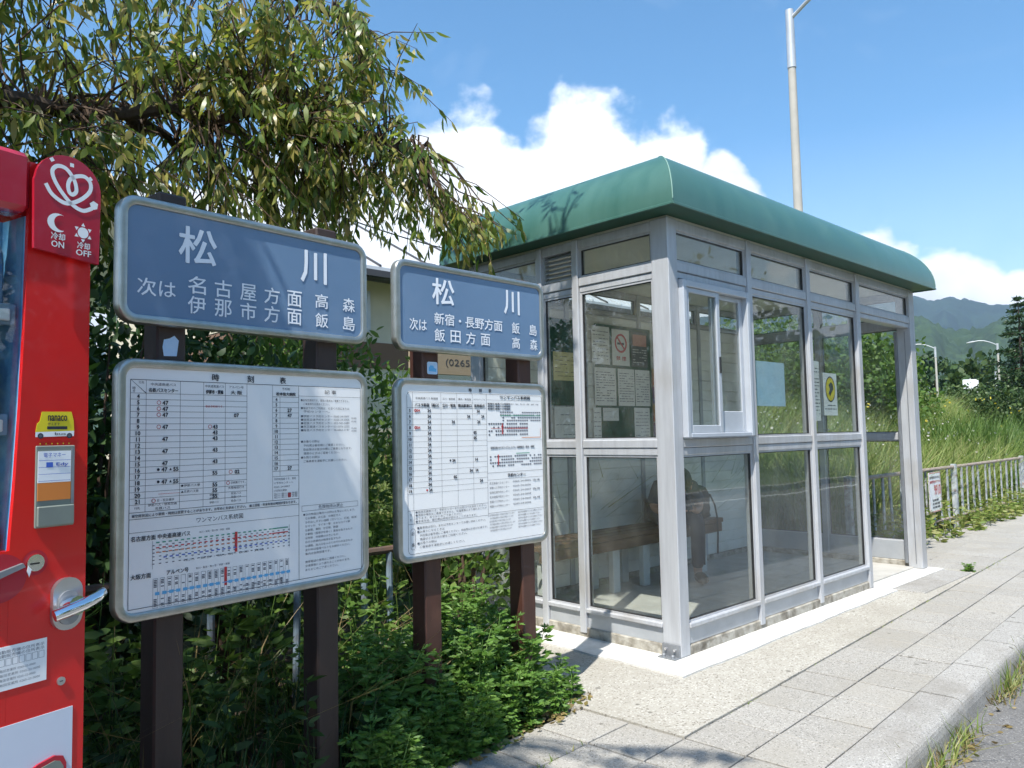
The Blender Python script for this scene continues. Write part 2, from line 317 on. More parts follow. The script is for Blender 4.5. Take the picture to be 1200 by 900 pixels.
# ------------------------------------------------------------------ mesh helpers
class MB:
    def __init__(s): s.v = []; s.f = []
    def add(s, vs, fs):
        o = len(s.v); s.v += [tuple(x) for x in vs]; s.f += [tuple(i + o for i in f) for f in fs]; return s
    def box(s, x0, x1, y0, y1, z0, z1, c=0.0):
        if x1 < x0: x0, x1 = x1, x0
        if y1 < y0: y0, y1 = y1, y0
        if z1 < z0: z0, z1 = z1, z0
        c = min(c, .45 * min(x1 - x0, y1 - y0, z1 - z0))
        if c <= 0:
            return s.add([(x, y, z) for z in (z0, z1) for y in (y0, y1) for x in (x0, x1)],
                         [(0, 2, 3, 1), (4, 5, 7, 6), (0, 1, 5, 4), (2, 6, 7, 3), (0, 4, 6, 2), (1, 3, 7, 5)])
        vs = []; idx = {}
        lo = (x0, y0, z0); hi = (x1, y1, z1)
        for cx in (0, 1):
            for cy in (0, 1):
                for cz in (0, 1):
                    k = (cx, cy, cz)
                    for ax in range(3):
                        p = [0, 0, 0]
                        for a in range(3):
                            e = hi[a] if k[a] else lo[a]
                            p[a] = e if a == ax else (e - c if k[a] else e + c)
                        idx[(k, ax)] = len(vs); vs.append(p)
        fs = []
        for ax in range(3):
            a, b = (ax + 1) % 3, (ax + 2) % 3
            for sd in (0, 1):
                ring = []
                for (ka, kb) in ((0, 0), (1, 0), (1, 1), (0, 1)):
                    k = [0, 0, 0]; k[ax] = sd; k[a] = ka; k[b] = kb; ring.append(idx[(tuple(k), ax)])
                fs.append(ring if sd else ring[::-1])
            for ka in (0, 1):
                for kb in (0, 1):
                    k0 = [0, 0, 0]; k1 = [0, 0, 0]; k0[a] = k1[a] = ka; k0[b] = k1[b] = kb; k0[ax] = 0; k1[ax] = 1
                    k0, k1 = tuple(k0), tuple(k1)
                    q = [idx[(k0, a)], idx[(k1, a)], idx[(k1, b)], idx[(k0, b)]]
                    fs.append(q if (ka ^ kb) else q[::-1])
        for k in [(i, j, l) for i in (0, 1) for j in (0, 1) for l in (0, 1)]:
            q = [idx[(k, 0)], idx[(k, 1)], idx[(k, 2)]]
            fs.append(q if sum(k) % 2 else q[::-1])
        return s.add(vs, fs)
    def tube(s, pts, rad, n=8, cap=True):
        pts = [Vector(p) for p in pts]
        if not isinstance(rad, (list, tuple)): rad = [rad] * len(pts)
        rings = []; vs = []; prev = None
        for i, p in enumerate(pts):
            d = (pts[min(i + 1, len(pts) - 1)] - pts[max(i - 1, 0)])
            if d.length < 1e-9: d = Vector((0, 0, 1))
            d.normalize()
            if prev is None: a = d.orthogonal().normalized()
            else:
                a = prev - d * prev.dot(d)
                a = a.normalized() if a.length > 1e-6 else d.orthogonal().normalized()
            prev = a; b = d.cross(a)
            for k in range(n):
                t = 2 * math.pi * k / n; vs.append(p + (a * math.cos(t) + b * math.sin(t)) * rad[i])
        fs = []
        for i in range(len(pts) - 1):
            for k in range(n):
                fs.append((i * n + k, i * n + (k + 1) % n, (i + 1) * n + (k + 1) % n, (i + 1) * n + k))
        if cap: fs += [tuple(range(n))[::-1], tuple((len(pts) - 1) * n + k for k in range(n))]
        return s.add(vs, fs)
    def lathe(s, prof, cx=0, cy=0, n=16):
        vs = []; fs = []
        for r, z in prof:
            for k in range(n):
                t = 2 * math.pi * k / n; vs.append((cx + r * math.cos(t), cy + r * math.sin(t), z))
        for i in range(len(prof) - 1):
            for k in range(n): fs.append((i * n + k, i * n + (k + 1) % n, (i + 1) * n + (k + 1) % n, (i + 1) * n + k))
        fs += [tuple(range(n))[::-1], tuple((len(prof) - 1) * n + k for k in range(n))]
        return s.add(vs, fs)
    def prism(s, poly, y0, y1):
        """polygon in XZ (counter-clockwise seen from -Y) extruded from y0 (front) to y1"""
        n = len(poly)
        vs = [(x, y0, z) for x, z in poly] + [(x, y1, z) for x, z in poly]
        fs = [tuple(range(n)), tuple(range(2 * n - 1, n - 1, -1))] + [(i, i + n, (i + 1) % n + n, (i + 1) % n) for i in range(n)]
        return s.add(vs, fs)
    def quad(s, x0, x1, z0, z1, y):
        return s.add([(x0, y, z0), (x1, y, z0), (x1, y, z1), (x0, y, z1)], [(0, 1, 2, 3)])
    def poly(s, pts, y):
        return s.add([(x, y, z) for x, z in pts], [tuple(range(len(pts)))])
    def build(s, name, m, parent=None, smooth=False, loc=None, kind=None):
        me = bpy.data.meshes.new(name); me.from_pydata(s.v, [], s.f); me.update()
        if smooth:
            me.polygons.foreach_set('use_smooth', [True] * len(me.polygons))
            try: me.set_sharp_from_angle(angle=R(38))
            except Exception: pass
        me.materials.append(MATS[m] if isinstance(m, str) else m)
        return link(name, me, parent, loc, kind)

class SB(MB):
    """every piece added becomes a part of its own"""
    def __init__(s, name, m, parent): s.name, s.m, s.parent = name, m, parent; s.v = []; s.f = []
    def add(s, vs, fs): MB().add(vs, fs).build(s.name, s.m, s.parent); return s
    def build(s, *a, **k): return None
def link(name, me, parent=None, loc=None, kind=None):
    o = bpy.data.objects.new(name, me); COL.objects.link(o)
    if parent: o.parent = parent
    if loc is not None: o.location = loc
    if kind: o['kind'] = kind
    return o
def np_mesh(name, V, F, m, parent=None, kind=None, smooth=False):
    """V (n,3) array, F list of (k, m) int arrays of faces"""
    me = bpy.data.meshes.new(name)
    tot = sum(f.shape[0] for f in F)
    loops = np.concatenate([f.ravel() for f in F]); sizes = np.concatenate([np.full(f.shape[0], f.shape[1]) for f in F])
    me.vertices.add(len(V)); me.vertices.foreach_set('co', np.asarray(V, dtype=np.float32).ravel())
    me.loops.add(len(loops)); me.loops.foreach_set('vertex_index', loops.astype(np.int32))
    me.polygons.add(tot); me.polygons.foreach_set('loop_start', np.concatenate([[0], np.cumsum(sizes)[:-1]]).astype(np.int32))
    me.update(calc_edges=True); me.validate()
    if smooth: me.polygons.foreach_set('use_smooth', [True] * len(me.polygons))
    me.materials.append(MATS[m])
    return link(name, me, parent, None, kind)
def empty(name, loc=(0, 0, 0), rz=0.0):
    o = bpy.data.objects.new(name, None); o.empty_display_size = .2; COL.objects.link(o)
    o.location = loc; o.rotation_euler = (0, 0, rz); return o
def tag(o, label=None, cat=None, group=None, kind=None):
    if label: o['label'] = label
    if cat: o['category'] = cat
    if group: o['group'] = group
    if kind: o['kind'] = kind
    return o
def copy_tree(o, parent=None):
    c = o.copy(); COL.objects.link(c); c.parent = parent
    for ch in list(o.children): copy_tree(ch, c)
    return c
def rrect(x0, x1, z0, z1, r, n=6):
    pts = []
    for cx, cz, a0 in ((x1 - r, z0 + r, -90), (x1 - r, z1 - r, 0), (x0 + r, z1 - r, 90), (x0 + r, z0 + r, 180)):
        for k in range(n + 1):
            a = R(a0 + 90 * k / n); pts.append((cx + r * math.cos(a), cz + r * math.sin(a)))
    return pts
def ring_profile(loops):
    """list of closed loops [(x,y,z)...] of equal length joined into a strip"""
    b = MB(); n = len(loops[0]); vs = [p for l in loops for p in l]; fs = []
    for i in range(len(loops) - 1):
        for k in range(n): fs.append((i * n + k, i * n + (k + 1) % n, (i + 1) * n + (k + 1) % n, (i + 1) * n + k))
    return b.add(vs, fs)
_tx = {}
def glyphs(body, bold=0.0):
    k = (body, bold)
    if k not in _tx:
        c = bpy.data.curves.new('t', 'FONT'); c.body = body; c.resolution_u = 2; c.offset = bold
        o = bpy.data.objects.new('t', c); me = bpy.data.meshes.new_from_object(o)
        V = np.empty(len(me.vertices) * 3, dtype=np.float32); me.vertices.foreach_get('co', V); V = V.reshape(-1, 3)
        _tx[k] = (V.copy(), [tuple(p.vertices) for p in me.polygons])
        bpy.data.objects.remove(o); bpy.data.curves.remove(c); bpy.data.meshes.remove(me)
    return _tx[k]
def put_text(b, body, x0, x1, z0, z1, y, bold=0.0, keep=False):
    if bold:      # heavier strokes: the glyphs repeated a hair apart, each on its own level
        V, F = glyphs(body); w = (z1 - z0) * bold * .75; t = MB()
        for k, (dx, dz) in enumerate(((0, 0), (1, 0), (-1, 0), (0, 1), (0, -1), (.7, .7), (-.7, .7), (.7, -.7), (-.7, -.7))):
            put_text(t, body, x0 + w + dx * w, x1 - w + dx * w, z0 + w + dz * w, z1 - w + dz * w, y - .00012 * k)
        b.add(t.v, t.f); return
    """writing fitted into the box x0..x1, z0..z1 on the plane y, readable from -Y"""
    V, F = glyphs(body, bold)
    if len(V) == 0: return
    lo, hi = V.min(0), V.max(0); w, h = hi[0] - lo[0], hi[1] - lo[1]
    sx, sz = (x1 - x0) / w, (z1 - z0) / h
    if keep:
        s_ = min(sx, sz); cx, cz = (x0 + x1) / 2, (z0 + z1) / 2
        b.add([(cx + (v[0] - (lo[0] + hi[0]) / 2) * s_, y, cz + (v[1] - (lo[1] + hi[1]) / 2) * s_) for v in V], F)
    else:
        b.add([(x0 + (v[0] - lo[0]) * sx, y, z0 + (v[1] - lo[1]) * sz) for v in V], F)
def hline(b, x0, x1, z, y, t=.0009): b.quad(x0, x1, z - t / 2, z + t / 2, y)
def vline(b, x, z0, z1, y, t=.0009): b.quad(x - t / 2, x + t / 2, z0, z1, y)

# ------------------------------------------------------------------ the setting: ground, road, pavement
PA = R(2.9); PO = (2.79, 1.925); PC, PS = math.cos(PA), math.sin(PA)
def PF(s, t, z=0.0): return (PO[0] + s * PC - t * PS, PO[1] + s * PS + t * PC, z)
def PI_(x, y):
    dx, dy = x - PO[0], y - PO[1]; return (dx * PC + dy * PS, -dx * PS + dy * PC)
T_KERB = -0.745      # outer face of the kerb
T_KIN = -0.55        # inner edge of the kerb
def sstep(a, b, x):
    x = np.clip((x - a) / (b - a), 0, 1); return x * x * (3 - 2 * x)
def terrain_h(s, t):
    """height of the soil in the pavement's frame"""
    h = np.where(t < T_KERB + .1, -0.20, -0.035)
    rise = sstep(1.4, 6.5, t) * sstep(3.6, 8.5, s) * 1.4
    h = h + np.where(t > 1.2, rise, 0)
    h = h + np.where(t > .75, .03, 0)
    far = np.hypot(s, t)
    h = h + np.where(t < -7.6, sstep(-7.6, -14, t) * 1.2, 0)
    h = h - np.where(far > 300, (far - 300) * .004, 0)
    return h
def spaced(n, near, far):
    k = np.linspace(0, 1, n); return near * (np.exp(k * math.log(far / near + 1)) - 1)
def build_ground():
    sp = spaced(46, .35, 7000); ss = np.concatenate([-sp[::-1][:-1], sp]) + 2
    tp = spaced(46, .3, 7000)
    tt = np.concatenate([-(tp[::-1][:-1]) - .9, [T_KERB + .06, T_KERB + .12], tp + T_KERB + .3])
    S, T = np.meshgrid(ss, np.unique(tt)); Hh = terrain_h(S, T)
    X = PO[0] + S * PC - T * PS; Y = PO[1] + S * PS + T * PC
    V = np.stack([X.ravel(), Y.ravel(), Hh.ravel()], 1); nr, nc = S.shape
    i = np.arange(nr * nc).reshape(nr, nc)
    F = np.stack([i[:-1, :-1].ravel(), i[:-1, 1:].ravel(), i[1:, 1:].ravel(), i[1:, :-1].ravel()], 1)
    o = np_mesh('ground', V, [F], 'soil', smooth=True); o['kind'] = 'structure'
    o.data.materials.append(MATS['field'])
    # grassland everywhere except the shaded verge round the stop
    cs = V[F].mean(1); st = np.array([PI_(x, y) for x, y, _ in cs])
    mi = ((np.abs(st[:, 0]) > 11) | (st[:, 1] > 3.0) | (st[:, 1] < -6)).astype(np.int32)
    o.data.polygons.foreach_set('material_index', mi)
build_ground()

def sheet(name, pts, m, kind='structure'):
    b = MB(); b.add(pts, [tuple(range(len(pts)))]); return b.build(name, m, kind=kind)
sheet('road', [PF(-60, -6.4, -.125), PF(400, -6.4, -.125), PF(400, T_KERB - .002, -.125), PF(-60, T_KERB - .002, -.125)], 'asphalt')
for nm, t0, t1 in (('edge_line', -5.75, -5.60), ('edge_line', -1.30, -1.16)):
    pass
sheet('painted_edge_line', [PF(-60, -5.75, -.121), PF(400, -5.75, -.121), PF(400, -5.60, -.121), PF(-60, -5.60, -.121)], 'line_paint')
# opposite kerb
b = MB(); b.add([PF(-60, -6.6, -.2), PF(400, -6.6, -.2), PF(400, -6.4, -.2), PF(-60, -6.4, -.2), PF(-60, -6.6, .0), PF(400, -6.6, .0), PF(400, -6.4, .0), PF(-60, -6.4, .0)],
            [(4, 5, 6, 7), (0, 4, 7, 3), (1, 2, 6, 5), (3, 7, 6, 2), (0, 1, 5, 4)])
b.build('kerb_across_road', 'kerb', kind='structure')

# pavement: joint bed, then every paver a piece of its own
pav = MB(); b = pav
b.add([PF(-9, T_KIN - .01, -.024), PF(90, T_KIN - .01, -.024), PF(90, 1.02, -.024), PF(4.9, 1.02, -.024), PF(4.9, 0.02, -.024), PF(0.02, .02, -.024), PF(.02, .56, -.024), PF(-9, .56, -.024)], [tuple(range(8))])
pavement = b.build('pavement', 'joint_dirt', kind='structure')
pavement.data.materials.append(MATS['paver'])
pb = MB(); pb.box(-.1448, .1448, -.1336, .1336, -.055, 0, c=.0025)
pm = bpy.data.meshes.new('paver'); pm.from_pydata(pb.v, [], pb.f); pm.materials.append(MATS['paver'])
npv = 0
def paver(s, t):
    global npv
    o = bpy.data.objects.new('paver', pm); COL.objects.link(o); o.parent = pavement
    o.location = PF(s + random.uniform(-.001, .001), t, random.uniform(-.0025, .0015)); o.rotation_euler = (random.uniform(-.005, .005), random.uniform(-.005, .005), PA + random.uniform(-.004, .004)); npv += 1
for r_ in range(2):
    for k in range(-9, 44): paver(.005 + .3 * k + .15, -.1375 - .275 * r_)
for r_ in range(2):
    for k in range(-6, 0): paver(.005 + .3 * k + .15, .1375 + .275 * r_)
for r_ in range(4):
    for k in range(16, 34): paver(.1 + .3 * k + .15, .1375 + .275 * r_ * .92)
# beyond that the pavers can no longer be told apart: one strip
b = MB(); b.add([PF(13.25, T_KIN, -.003), PF(90, T_KIN, -.003), PF(90, .0, -.003), PF(13.25, .0, -.003)], [(0, 1, 2, 3)])
b.add([PF(10.35, 0.005, -.004), PF(90, .005, -.004), PF(90, 1.0, -.004), PF(10.35, 1.0, -.004)], [(0, 1, 2, 3)])
b.build('far_paving', 'paver', pavement)
# kerb stones with a rounded nose
kb = MB(); prof = [(0, -.25), (0, -.004), (.004, 0), (.15, 0)] + [(.15 + .042 * math.sin(R(a)), -.042 + .042 * math.cos(R(a))) for a in (20, 40, 60, 80)] + [(.196, -.06), (.203, -.25)]
L = .2945
vs = [(-L, -p[0], p[1]) for p in prof] + [(L, -p[0], p[1]) for p in prof]; n = len(prof)
kb.add(vs, [(i, i + 1, i + 1 + n, i + n) for i in range(n - 1)] + [tuple(range(n))[::-1], tuple(range(n, 2 * n)), (0, n, 2 * n - 1, n - 1)])
kme = bpy.data.meshes.new('kerb_stone'); kme.from_pydata(kb.v, [], kb.f); kme.materials.append(MATS['kerb'])
_bm = bmesh.new(); _bm.from_mesh(kme); bmesh.ops.recalc_face_normals(_bm, faces=_bm.faces); _bm.to_mesh(kme); _bm.free()
kerb = empty('kerb', PF(0, T_KIN, 0)); kerb['kind'] = 'structure'; kerb.rotation_euler = (0, 0, PA)
for k in range(-16, 46):
    o = link('kerb_stone', kme, kerb); o.location = (.34 + .6 * k, random.uniform(-.003, .003), random.uniform(-.003, .002)); o.rotation_euler = (random.uniform(-.004, .004), random.uniform(-.003, .003), random.uniform(-.003, .003))
b = MB(); b.box(27.65, 110, -.2, 0, -.25, 0); b.build('kerb_run', 'kerb', kerb)
# exposed-aggregate apron round the shelter and the white concrete skirt against its base
sx, sy = 3.7002, 2.5502
def irregular(pts, amp, n=14):
    out = []
    for i, p in enumerate(pts):
        q = pts[(i + 1) % len(pts)]
        L_ = math.hypot(q[0] - p[0], q[1] - p[1]); m_ = max(1, int(L_ / .12))
        for k in range(m_):
            f = k / m_; out.append((p[0] + (q[0] - p[0]) * f + (random.uniform(-amp, amp) if k else 0), p[1] + (q[1] - p[1]) * f + (random.uniform(-amp, amp) if k else 0)))
    return out
ap = [PF(.006, .002)[:2], PF(4.88, .002)[:2], PF(4.88, 1.9)[:2], (2.72, 4.4), (2.72, 2.62), PF(.006, .55)[:2]]
vs = irregular(ap, .003); b = MB(); n = len(vs)
b.add([(x, y, .004) for x, y in vs] + [(x, y, -.05) for x, y in vs], [tuple(range(n))] + [(i, i + n, (i + 1) % n + n, (i + 1) % n) for i in range(n)])
b.build('concrete_apron', 'apron', kind='structure')
sk = [(sx - .26, sy - .185), (sx + 2.66, sy - .175), (sx + 2.66, sy + .06), (sx + .05, sy + .06), (sx + .05, sy + 1.9), (sx - .25, sy + 1.9)]
vs = irregular(sk, .006); b = MB(); n = len(vs)
b.add([(x, y, .014) for x, y in vs] + [(x, y, -.02) for x, y in vs], [tuple(range(n))] + [(i, i + n, (i + 1) % n + n, (i + 1) % n) for i in range(n)])
b.build('concrete_skirt', 'skirt_concrete', kind='structure')
th = [(sx + 2.68, sy - .12), (sx + 3.90, sy - .12), (sx + 3.90, sy + .3), (sx + 2.68, sy + .3)]
b = MB(); b.add([(x, y, .011) for x, y in th] + [(x, y, -.02) for x, y in th], [(0, 1, 2, 3)] + [(i, i + 4, (i + 1) % 4 + 4, (i + 1) % 4) for i in range(4)])
b.build('threshold_slab', 'skirt_concrete', kind='structure')
for i, (u0, u1) in enumerate(((2.70, 3.25), (3.256, 3.82))):
    b = MB(); b.box(sx + u0, sx + u1, sy - .36, sy - .125, -.02, .012, c=.004)
    tag(b.build('step_slab', 'kerb'), None, None, None, 'structure')

# ------------------------------------------------------------------ hills, mountain
def ridge(name, m, dist, prof, depth, seed, rough_amp, az0=-75, az1=95, n=900, rows=46, canopy=3.6):
    g = np.random.default_rng(seed); az = np.linspace(az0, az1, n)
    pe = np.interp(az, [p[0] for p in prof], [p[1] for p in prof])
    ph = g.uniform(0, 6.28, 14)
    wob = sum(np.sin(R(1) * az * (3 * 1.55 ** k) * 4 + ph[k]) / (1.5 ** k) for k in range(9)) * rough_amp
    top = np.tan(np.radians(pe + wob)) * dist
    V = []
    for j in range(rows):
        f = j / (rows - 1)
        d = dist - depth * (1 - f)
        hh = top * (f ** 1.15) * (1 + .18 * np.sin(az * .9 + f * 5 + ph[3]) * (1 - f) * f * 2) + (1 - f) * f * dist * .012 * (np.sin(az * 2.1 + ph[5] + f * 3) + .6 * np.sin(az * 5.3 + ph[6] - f * 4))
        dd = d + (1 - f) * f * depth * .25 * np.sin(az * 1.7 + ph[7])
        hh = hh + (g.uniform(-1, 1, n) * canopy + np.repeat(g.uniform(-1, 1, n // 3 + 1), 3)[:n] * canopy * .8) * (.35 + .65 * f)
        V.append(np.stack([dd * np.cos(np.radians(az)), dd * np.sin(np.radians(az)), hh - 6 * (1 - f)], 1))
    V.append(np.stack([(dist + depth * .6) * np.cos(np.radians(az)), (dist + depth * .6) * np.sin(np.radians(az)), top * .3 - 20], 1))
    V = np.array(V); nr = V.shape[0]
    i = np.arange(nr * n).reshape(nr, n)
    F = np.stack([i[:-1, :-1].ravel(), i[1:, :-1].ravel(), i[1:, 1:].ravel(), i[:-1, 1:].ravel()], 1)
    o = np_mesh(name, V.reshape(-1, 3), [F], m, smooth=True); o['kind'] = 'structure'; return o
ridge('mountain', 'mountain', 3600, [(-75, 5), (-20, 6.5), (5, 7.2), (10, 7.3), (13, 7.45), (14.4, 7.55), (15.3, 7.9), (16.6, 8.3), (17.2, 8.1), (18.4, 8.6), (24, 8.9), (40, 7.5), (60, 6.5), (95, 5)], 1500, 5, .08, canopy=6.0)
ridge('hill', 'hill', 1300, [(-75, 3), (5, 5.4), (10, 6.2), (13, 6.7), (14.2, 6.45), (15.6, 6.15), (16.6, 6.2), (18.3, 7.0), (22, 7.4), (32, 5.5), (60, 4.5), (95, 3)], 700, 9, .13)

# ------------------------------------------------------------------ bus shelter
SH = empty('bus_shelter', (sx, sy, 0))
tag(SH, 'glazed aluminium bus shelter with a rounded green metal roof', 'bus shelter')
LX, LY = 3.854, 1.75
ZB, ZS, ZR0, ZR1, ZT0, ZT1, ZTOP = .068, .190, 1.135, 1.228, 2.165, 2.263, 2.522
AL = 'aluminium'
def part(name, m, *boxes, c=.004, parent=None):
    b = MB()
    for bx in boxes: b.box(*bx, c=c)
    return b.build(name, m, parent or SH)
# plinth, floor, ceiling
part('plinth', 'plinth_concrete', (.004, 2.64, .004, .075, -.03, ZB), c=.006)
part('plinth', 'plinth_concrete', (.004, .075, .079, LY - .004, -.03, ZB + .004), c=.006)
part('plinth', 'plinth_concrete', (LX - .075, LX - .004, .12, LY - .004, -.03, ZB), c=.006)
part('plinth', 'plinth_concrete', (.079, LX - .079, LY - .075, LY - .004, -.03, ZB), c=.006)
part('floor', 'floor_concrete', (.078, LX - .078, .078, LY - .078, -.05, .022), c=0)
part('ceiling', 'ceiling', (.02, LX - .02, .02, LY - .02, ZTOP - .012, ZTOP + .02), c=0)
# corner posts and mullions
part('corner_post', AL, (0, .092, 0, .12, .016, ZTOP - .014))
part('corner_post', AL, (0, .09, LY - .10, LY, .016, ZTOP - .014))
part('corner_post', AL, (LX - .115, LX, 0.0, .12, .013, ZTOP - .014))
part('corner_post', AL, (LX - .09, LX, LY - .10, LY, .016, ZTOP - .014))
part('post_groove', 'galvanised', (LX - .1155, LX - .11, .05, .058, .05, 2.14), c=0)
MX = (.934, 1.775, 2.644)            # right edges of the front mullions
for i, x in enumerate(MX):
    w = .052 if i < 2 else .065
    part('mullion', AL, (x - w, x, -.004, .078, ZB - .03 if i < 2 else .016, ZTOP - .014))
for y in (.690, 1.013):
    part('mullion', AL, (-.004, .078, y, y + .052, ZB - .03, ZTOP - .014))
part('mullion', AL, (LX - .078, LX + .004, .86, .912, ZB, ZTOP - .014))
for x in (.96, 1.925, 2.89):
    part('mullion', AL, (x, x + .05, LY - .075, LY - .003, ZB, ZTOP - .014))
def rails(kind, m, z0, z1, fronts, lefts, y0=.006, y1=.070, c=.004):
    for x0, x1 in fronts: part(kind, m, (x0, x1, y0, y1, z0, z1), c=c)
    for a, b_ in lefts: part(kind, m, (y0, y1, a, b_, z0, z1), c=c)
FB = [(.0925, MX[0] - .0525), (MX[0] + .0005, MX[1] - .0525), (MX[1] + .0005, MX[2] - .0655), (MX[2] + .0005, LX - .1155)]
LB = [(.1205, .6895), (.7425, 1.0125), (1.0655, LY - .1005)]
rails('mid_rail', AL, ZR0 + .044, ZR1, FB[:3], LB)
rails('mid_rail', AL, ZR0, ZR0 + .042, FB[:3], LB, y0=.012)
rails('transom_rail', AL, ZT0 + .040, ZT1, FB, LB)
rails('transom_rail', AL, ZT0, ZT0 + .038, FB, LB, y0=.014)
rails('head_rail', AL, ZTOP - .075, ZTOP - .016, FB, LB)
rails('kick_panel', 'aluminium_grey', ZB + .002, ZS - .028, FB[:3], LB, y0=.016, y1=.062, c=.002)
rails('sill', AL, ZS - .026, ZS, FB[:3], LB, y0=-.006, y1=.072)
# glazing beads and panes
GB, GT = .030, .036
def pane_x(x0, x1, z0, z1, y=GB, m='glass', bead=.016):
    part('glazing_bead', AL, (x0, x0 + bead, y - .012, y + .014, z0, z1), (x1 - bead, x1, y - .012, y + .014, z0, z1), (x0 + bead, x1 - bead, y - .012, y + .014, z0, z0 + bead * .7), (x0 + bead, x1 - bead, y - .012, y + .014, z1 - bead * .7, z1), c=0)
    x0 += bead; x1 -= bead; z0 += bead * .7; z1 -= bead * .7; g_ = .005
    part('gasket', 'dark_plastic', (x0, x0 + g_, y - .008, y + .008, z0, z1), (x1 - g_, x1, y - .008, y + .008, z0, z1), (x0 + g_, x1 - g_, y - .008, y + .008, z0, z0 + g_), (x0 + g_, x1 - g_, y - .008, y + .008, z1 - g_, z1), c=0)
    bead = 0
    part('pane', m, (x0 + bead, x1 - bead, y - .002, y + .002, z0 + bead * .7, z1 - bead * .7), c=0)
def pane_y(y0, y1, z0, z1, x=GB, m='glass', bead=.016):
    part('glazing_bead', AL, (x - .012, x + .014, y0, y0 + bead, z0, z1), (x - .012, x + .014, y1 - bead, y1, z0, z1), (x - .012, x + .014, y0 + bead, y1 - bead, z0, z0 + bead * .7), (x - .012, x + .014, y0 + bead, y1 - bead, z1 - bead * .7, z1), c=0)
    y0 += bead; y1 -= bead; z0 += bead * .7; z1 -= bead * .7; g_ = .005
    part('gasket', 'dark_plastic', (x - .008, x + .008, y0, y0 + g_, z0, z1), (x - .008, x + .008, y1 - g_, y1, z0, z1), (x - .008, x + .008, y0 + g_, y1 - g_, z0, z0 + g_), (x - .008, x + .008, y0 + g_, y1 - g_, z1 - g_, z1), c=0)
    bead = 0
    part('pane', m, (x - .002, x + .002, y0 + bead, y1 - bead, z0 + bead * .7, z1 - bead * .7), c=0)
for i, (x0, x1) in enumerate(FB):
    pane_x(x0, x1, ZT1, ZTOP - .075)
    if i < 3:
        pane_x(x0, x1, ZS, ZR0)
        if i > 0: pane_x(x0, x1, ZR1, ZT0)
for i, (a, b_) in enumerate(LB):
    if i != 1: pane_y(a, b_, ZT1, ZTOP - .075)
    pane_y(a, b_, ZS, ZR0); pane_y(a, b_, ZR1, ZT0)
# louvre beside the corner bay
lv = part('louvre', 'aluminium_grey', (.02, .06, LB[1][0], LB[1][0] + .018, ZT1, ZTOP - .075), (.02, .06, LB[1][1] - .018, LB[1][1], ZT1, ZTOP - .075), c=0)
for k in range(6):
    z = ZT1 + .008 + k * .029
    s_ = MB(); s_.add([(.014, LB[1][0] + .018, z), (.014, LB[1][1] - .018, z), (.058, LB[1][1] - .018, z + .03), (.058, LB[1][0] + .018, z + .03),
                       (.014, LB[1][0] + .018, z + .003), (.014, LB[1][1] - .018, z + .003), (.058, LB[1][1] - .018, z + .033), (.058, LB[1][0] + .018, z + .033)],
                      [(0, 1, 2, 3)[::-1], (4, 5, 6, 7), (0, 4, 5, 1)[::-1], (2, 6, 7, 3), (1, 5, 6, 2), (0, 3, 7, 4)])
    s_.build('slat', 'aluminium_grey', lv)
# right-hand end wall
for a, b_ in ((.1205, .8595), (.9125, LY - .1005)):
    for z0, z1, y0 in ((ZR0 + .02, ZR1 - .01, .012), (ZT0 + .01, ZT1, .012), (ZTOP - .075, ZTOP - .016, .008)):
        part('end_rail', AL, (LX - .070, LX - y0, a, b_, z0, z1))
    part('kick_panel', 'aluminium_grey', (LX - .062, LX - .016, a, b_, ZB + .002, ZS + .05), c=.002)
    for z0, z1 in ((ZS + .05, ZR0 + .02), (ZR1 - .01, ZT0 + .01), (ZT1, ZTOP - .075)):
        pane_y(a, b_, z0, z1, x=LX - .04, bead=.014)
# back wall: ribbed siding below, a glazed strip above
for x0, x1 in ((.0905, .9595), (1.0105, 1.9245), (1.9755, 2.8895), (2.9405, LX - .0905)):
    w_ = part('wall_panel', 'siding', (x0, x1, LY - .055, LY - .035, ZB, 2.275), c=0)
    for k in range(22): part('siding_board', 'siding', (x0, x1, LY - .0625, LY - .0555, ZB + .004 + k * .1, ZB + .1 + k * .1), c=.003, parent=w_)
    part('head_rail', AL, (x0, x1, LY - .068, LY - .02, 2.278, 2.31)); part('head_rail', AL, (x0, x1, LY - .068, LY - .02, ZTOP - .06, ZTOP - .016))
    pane_x(x0, x1, 2.312, ZTOP - .06, y=LY - .045)
# door head track over the open bay
part('door_track', 'aluminium_grey', (FB[3][0], FB[3][1], .074, .135, ZT0 + .01, ZT0 + .075))
part('door_stop', 'galvanised', (LX - .116, LX - .06, .122, .150, .05, ZT0 - .02))
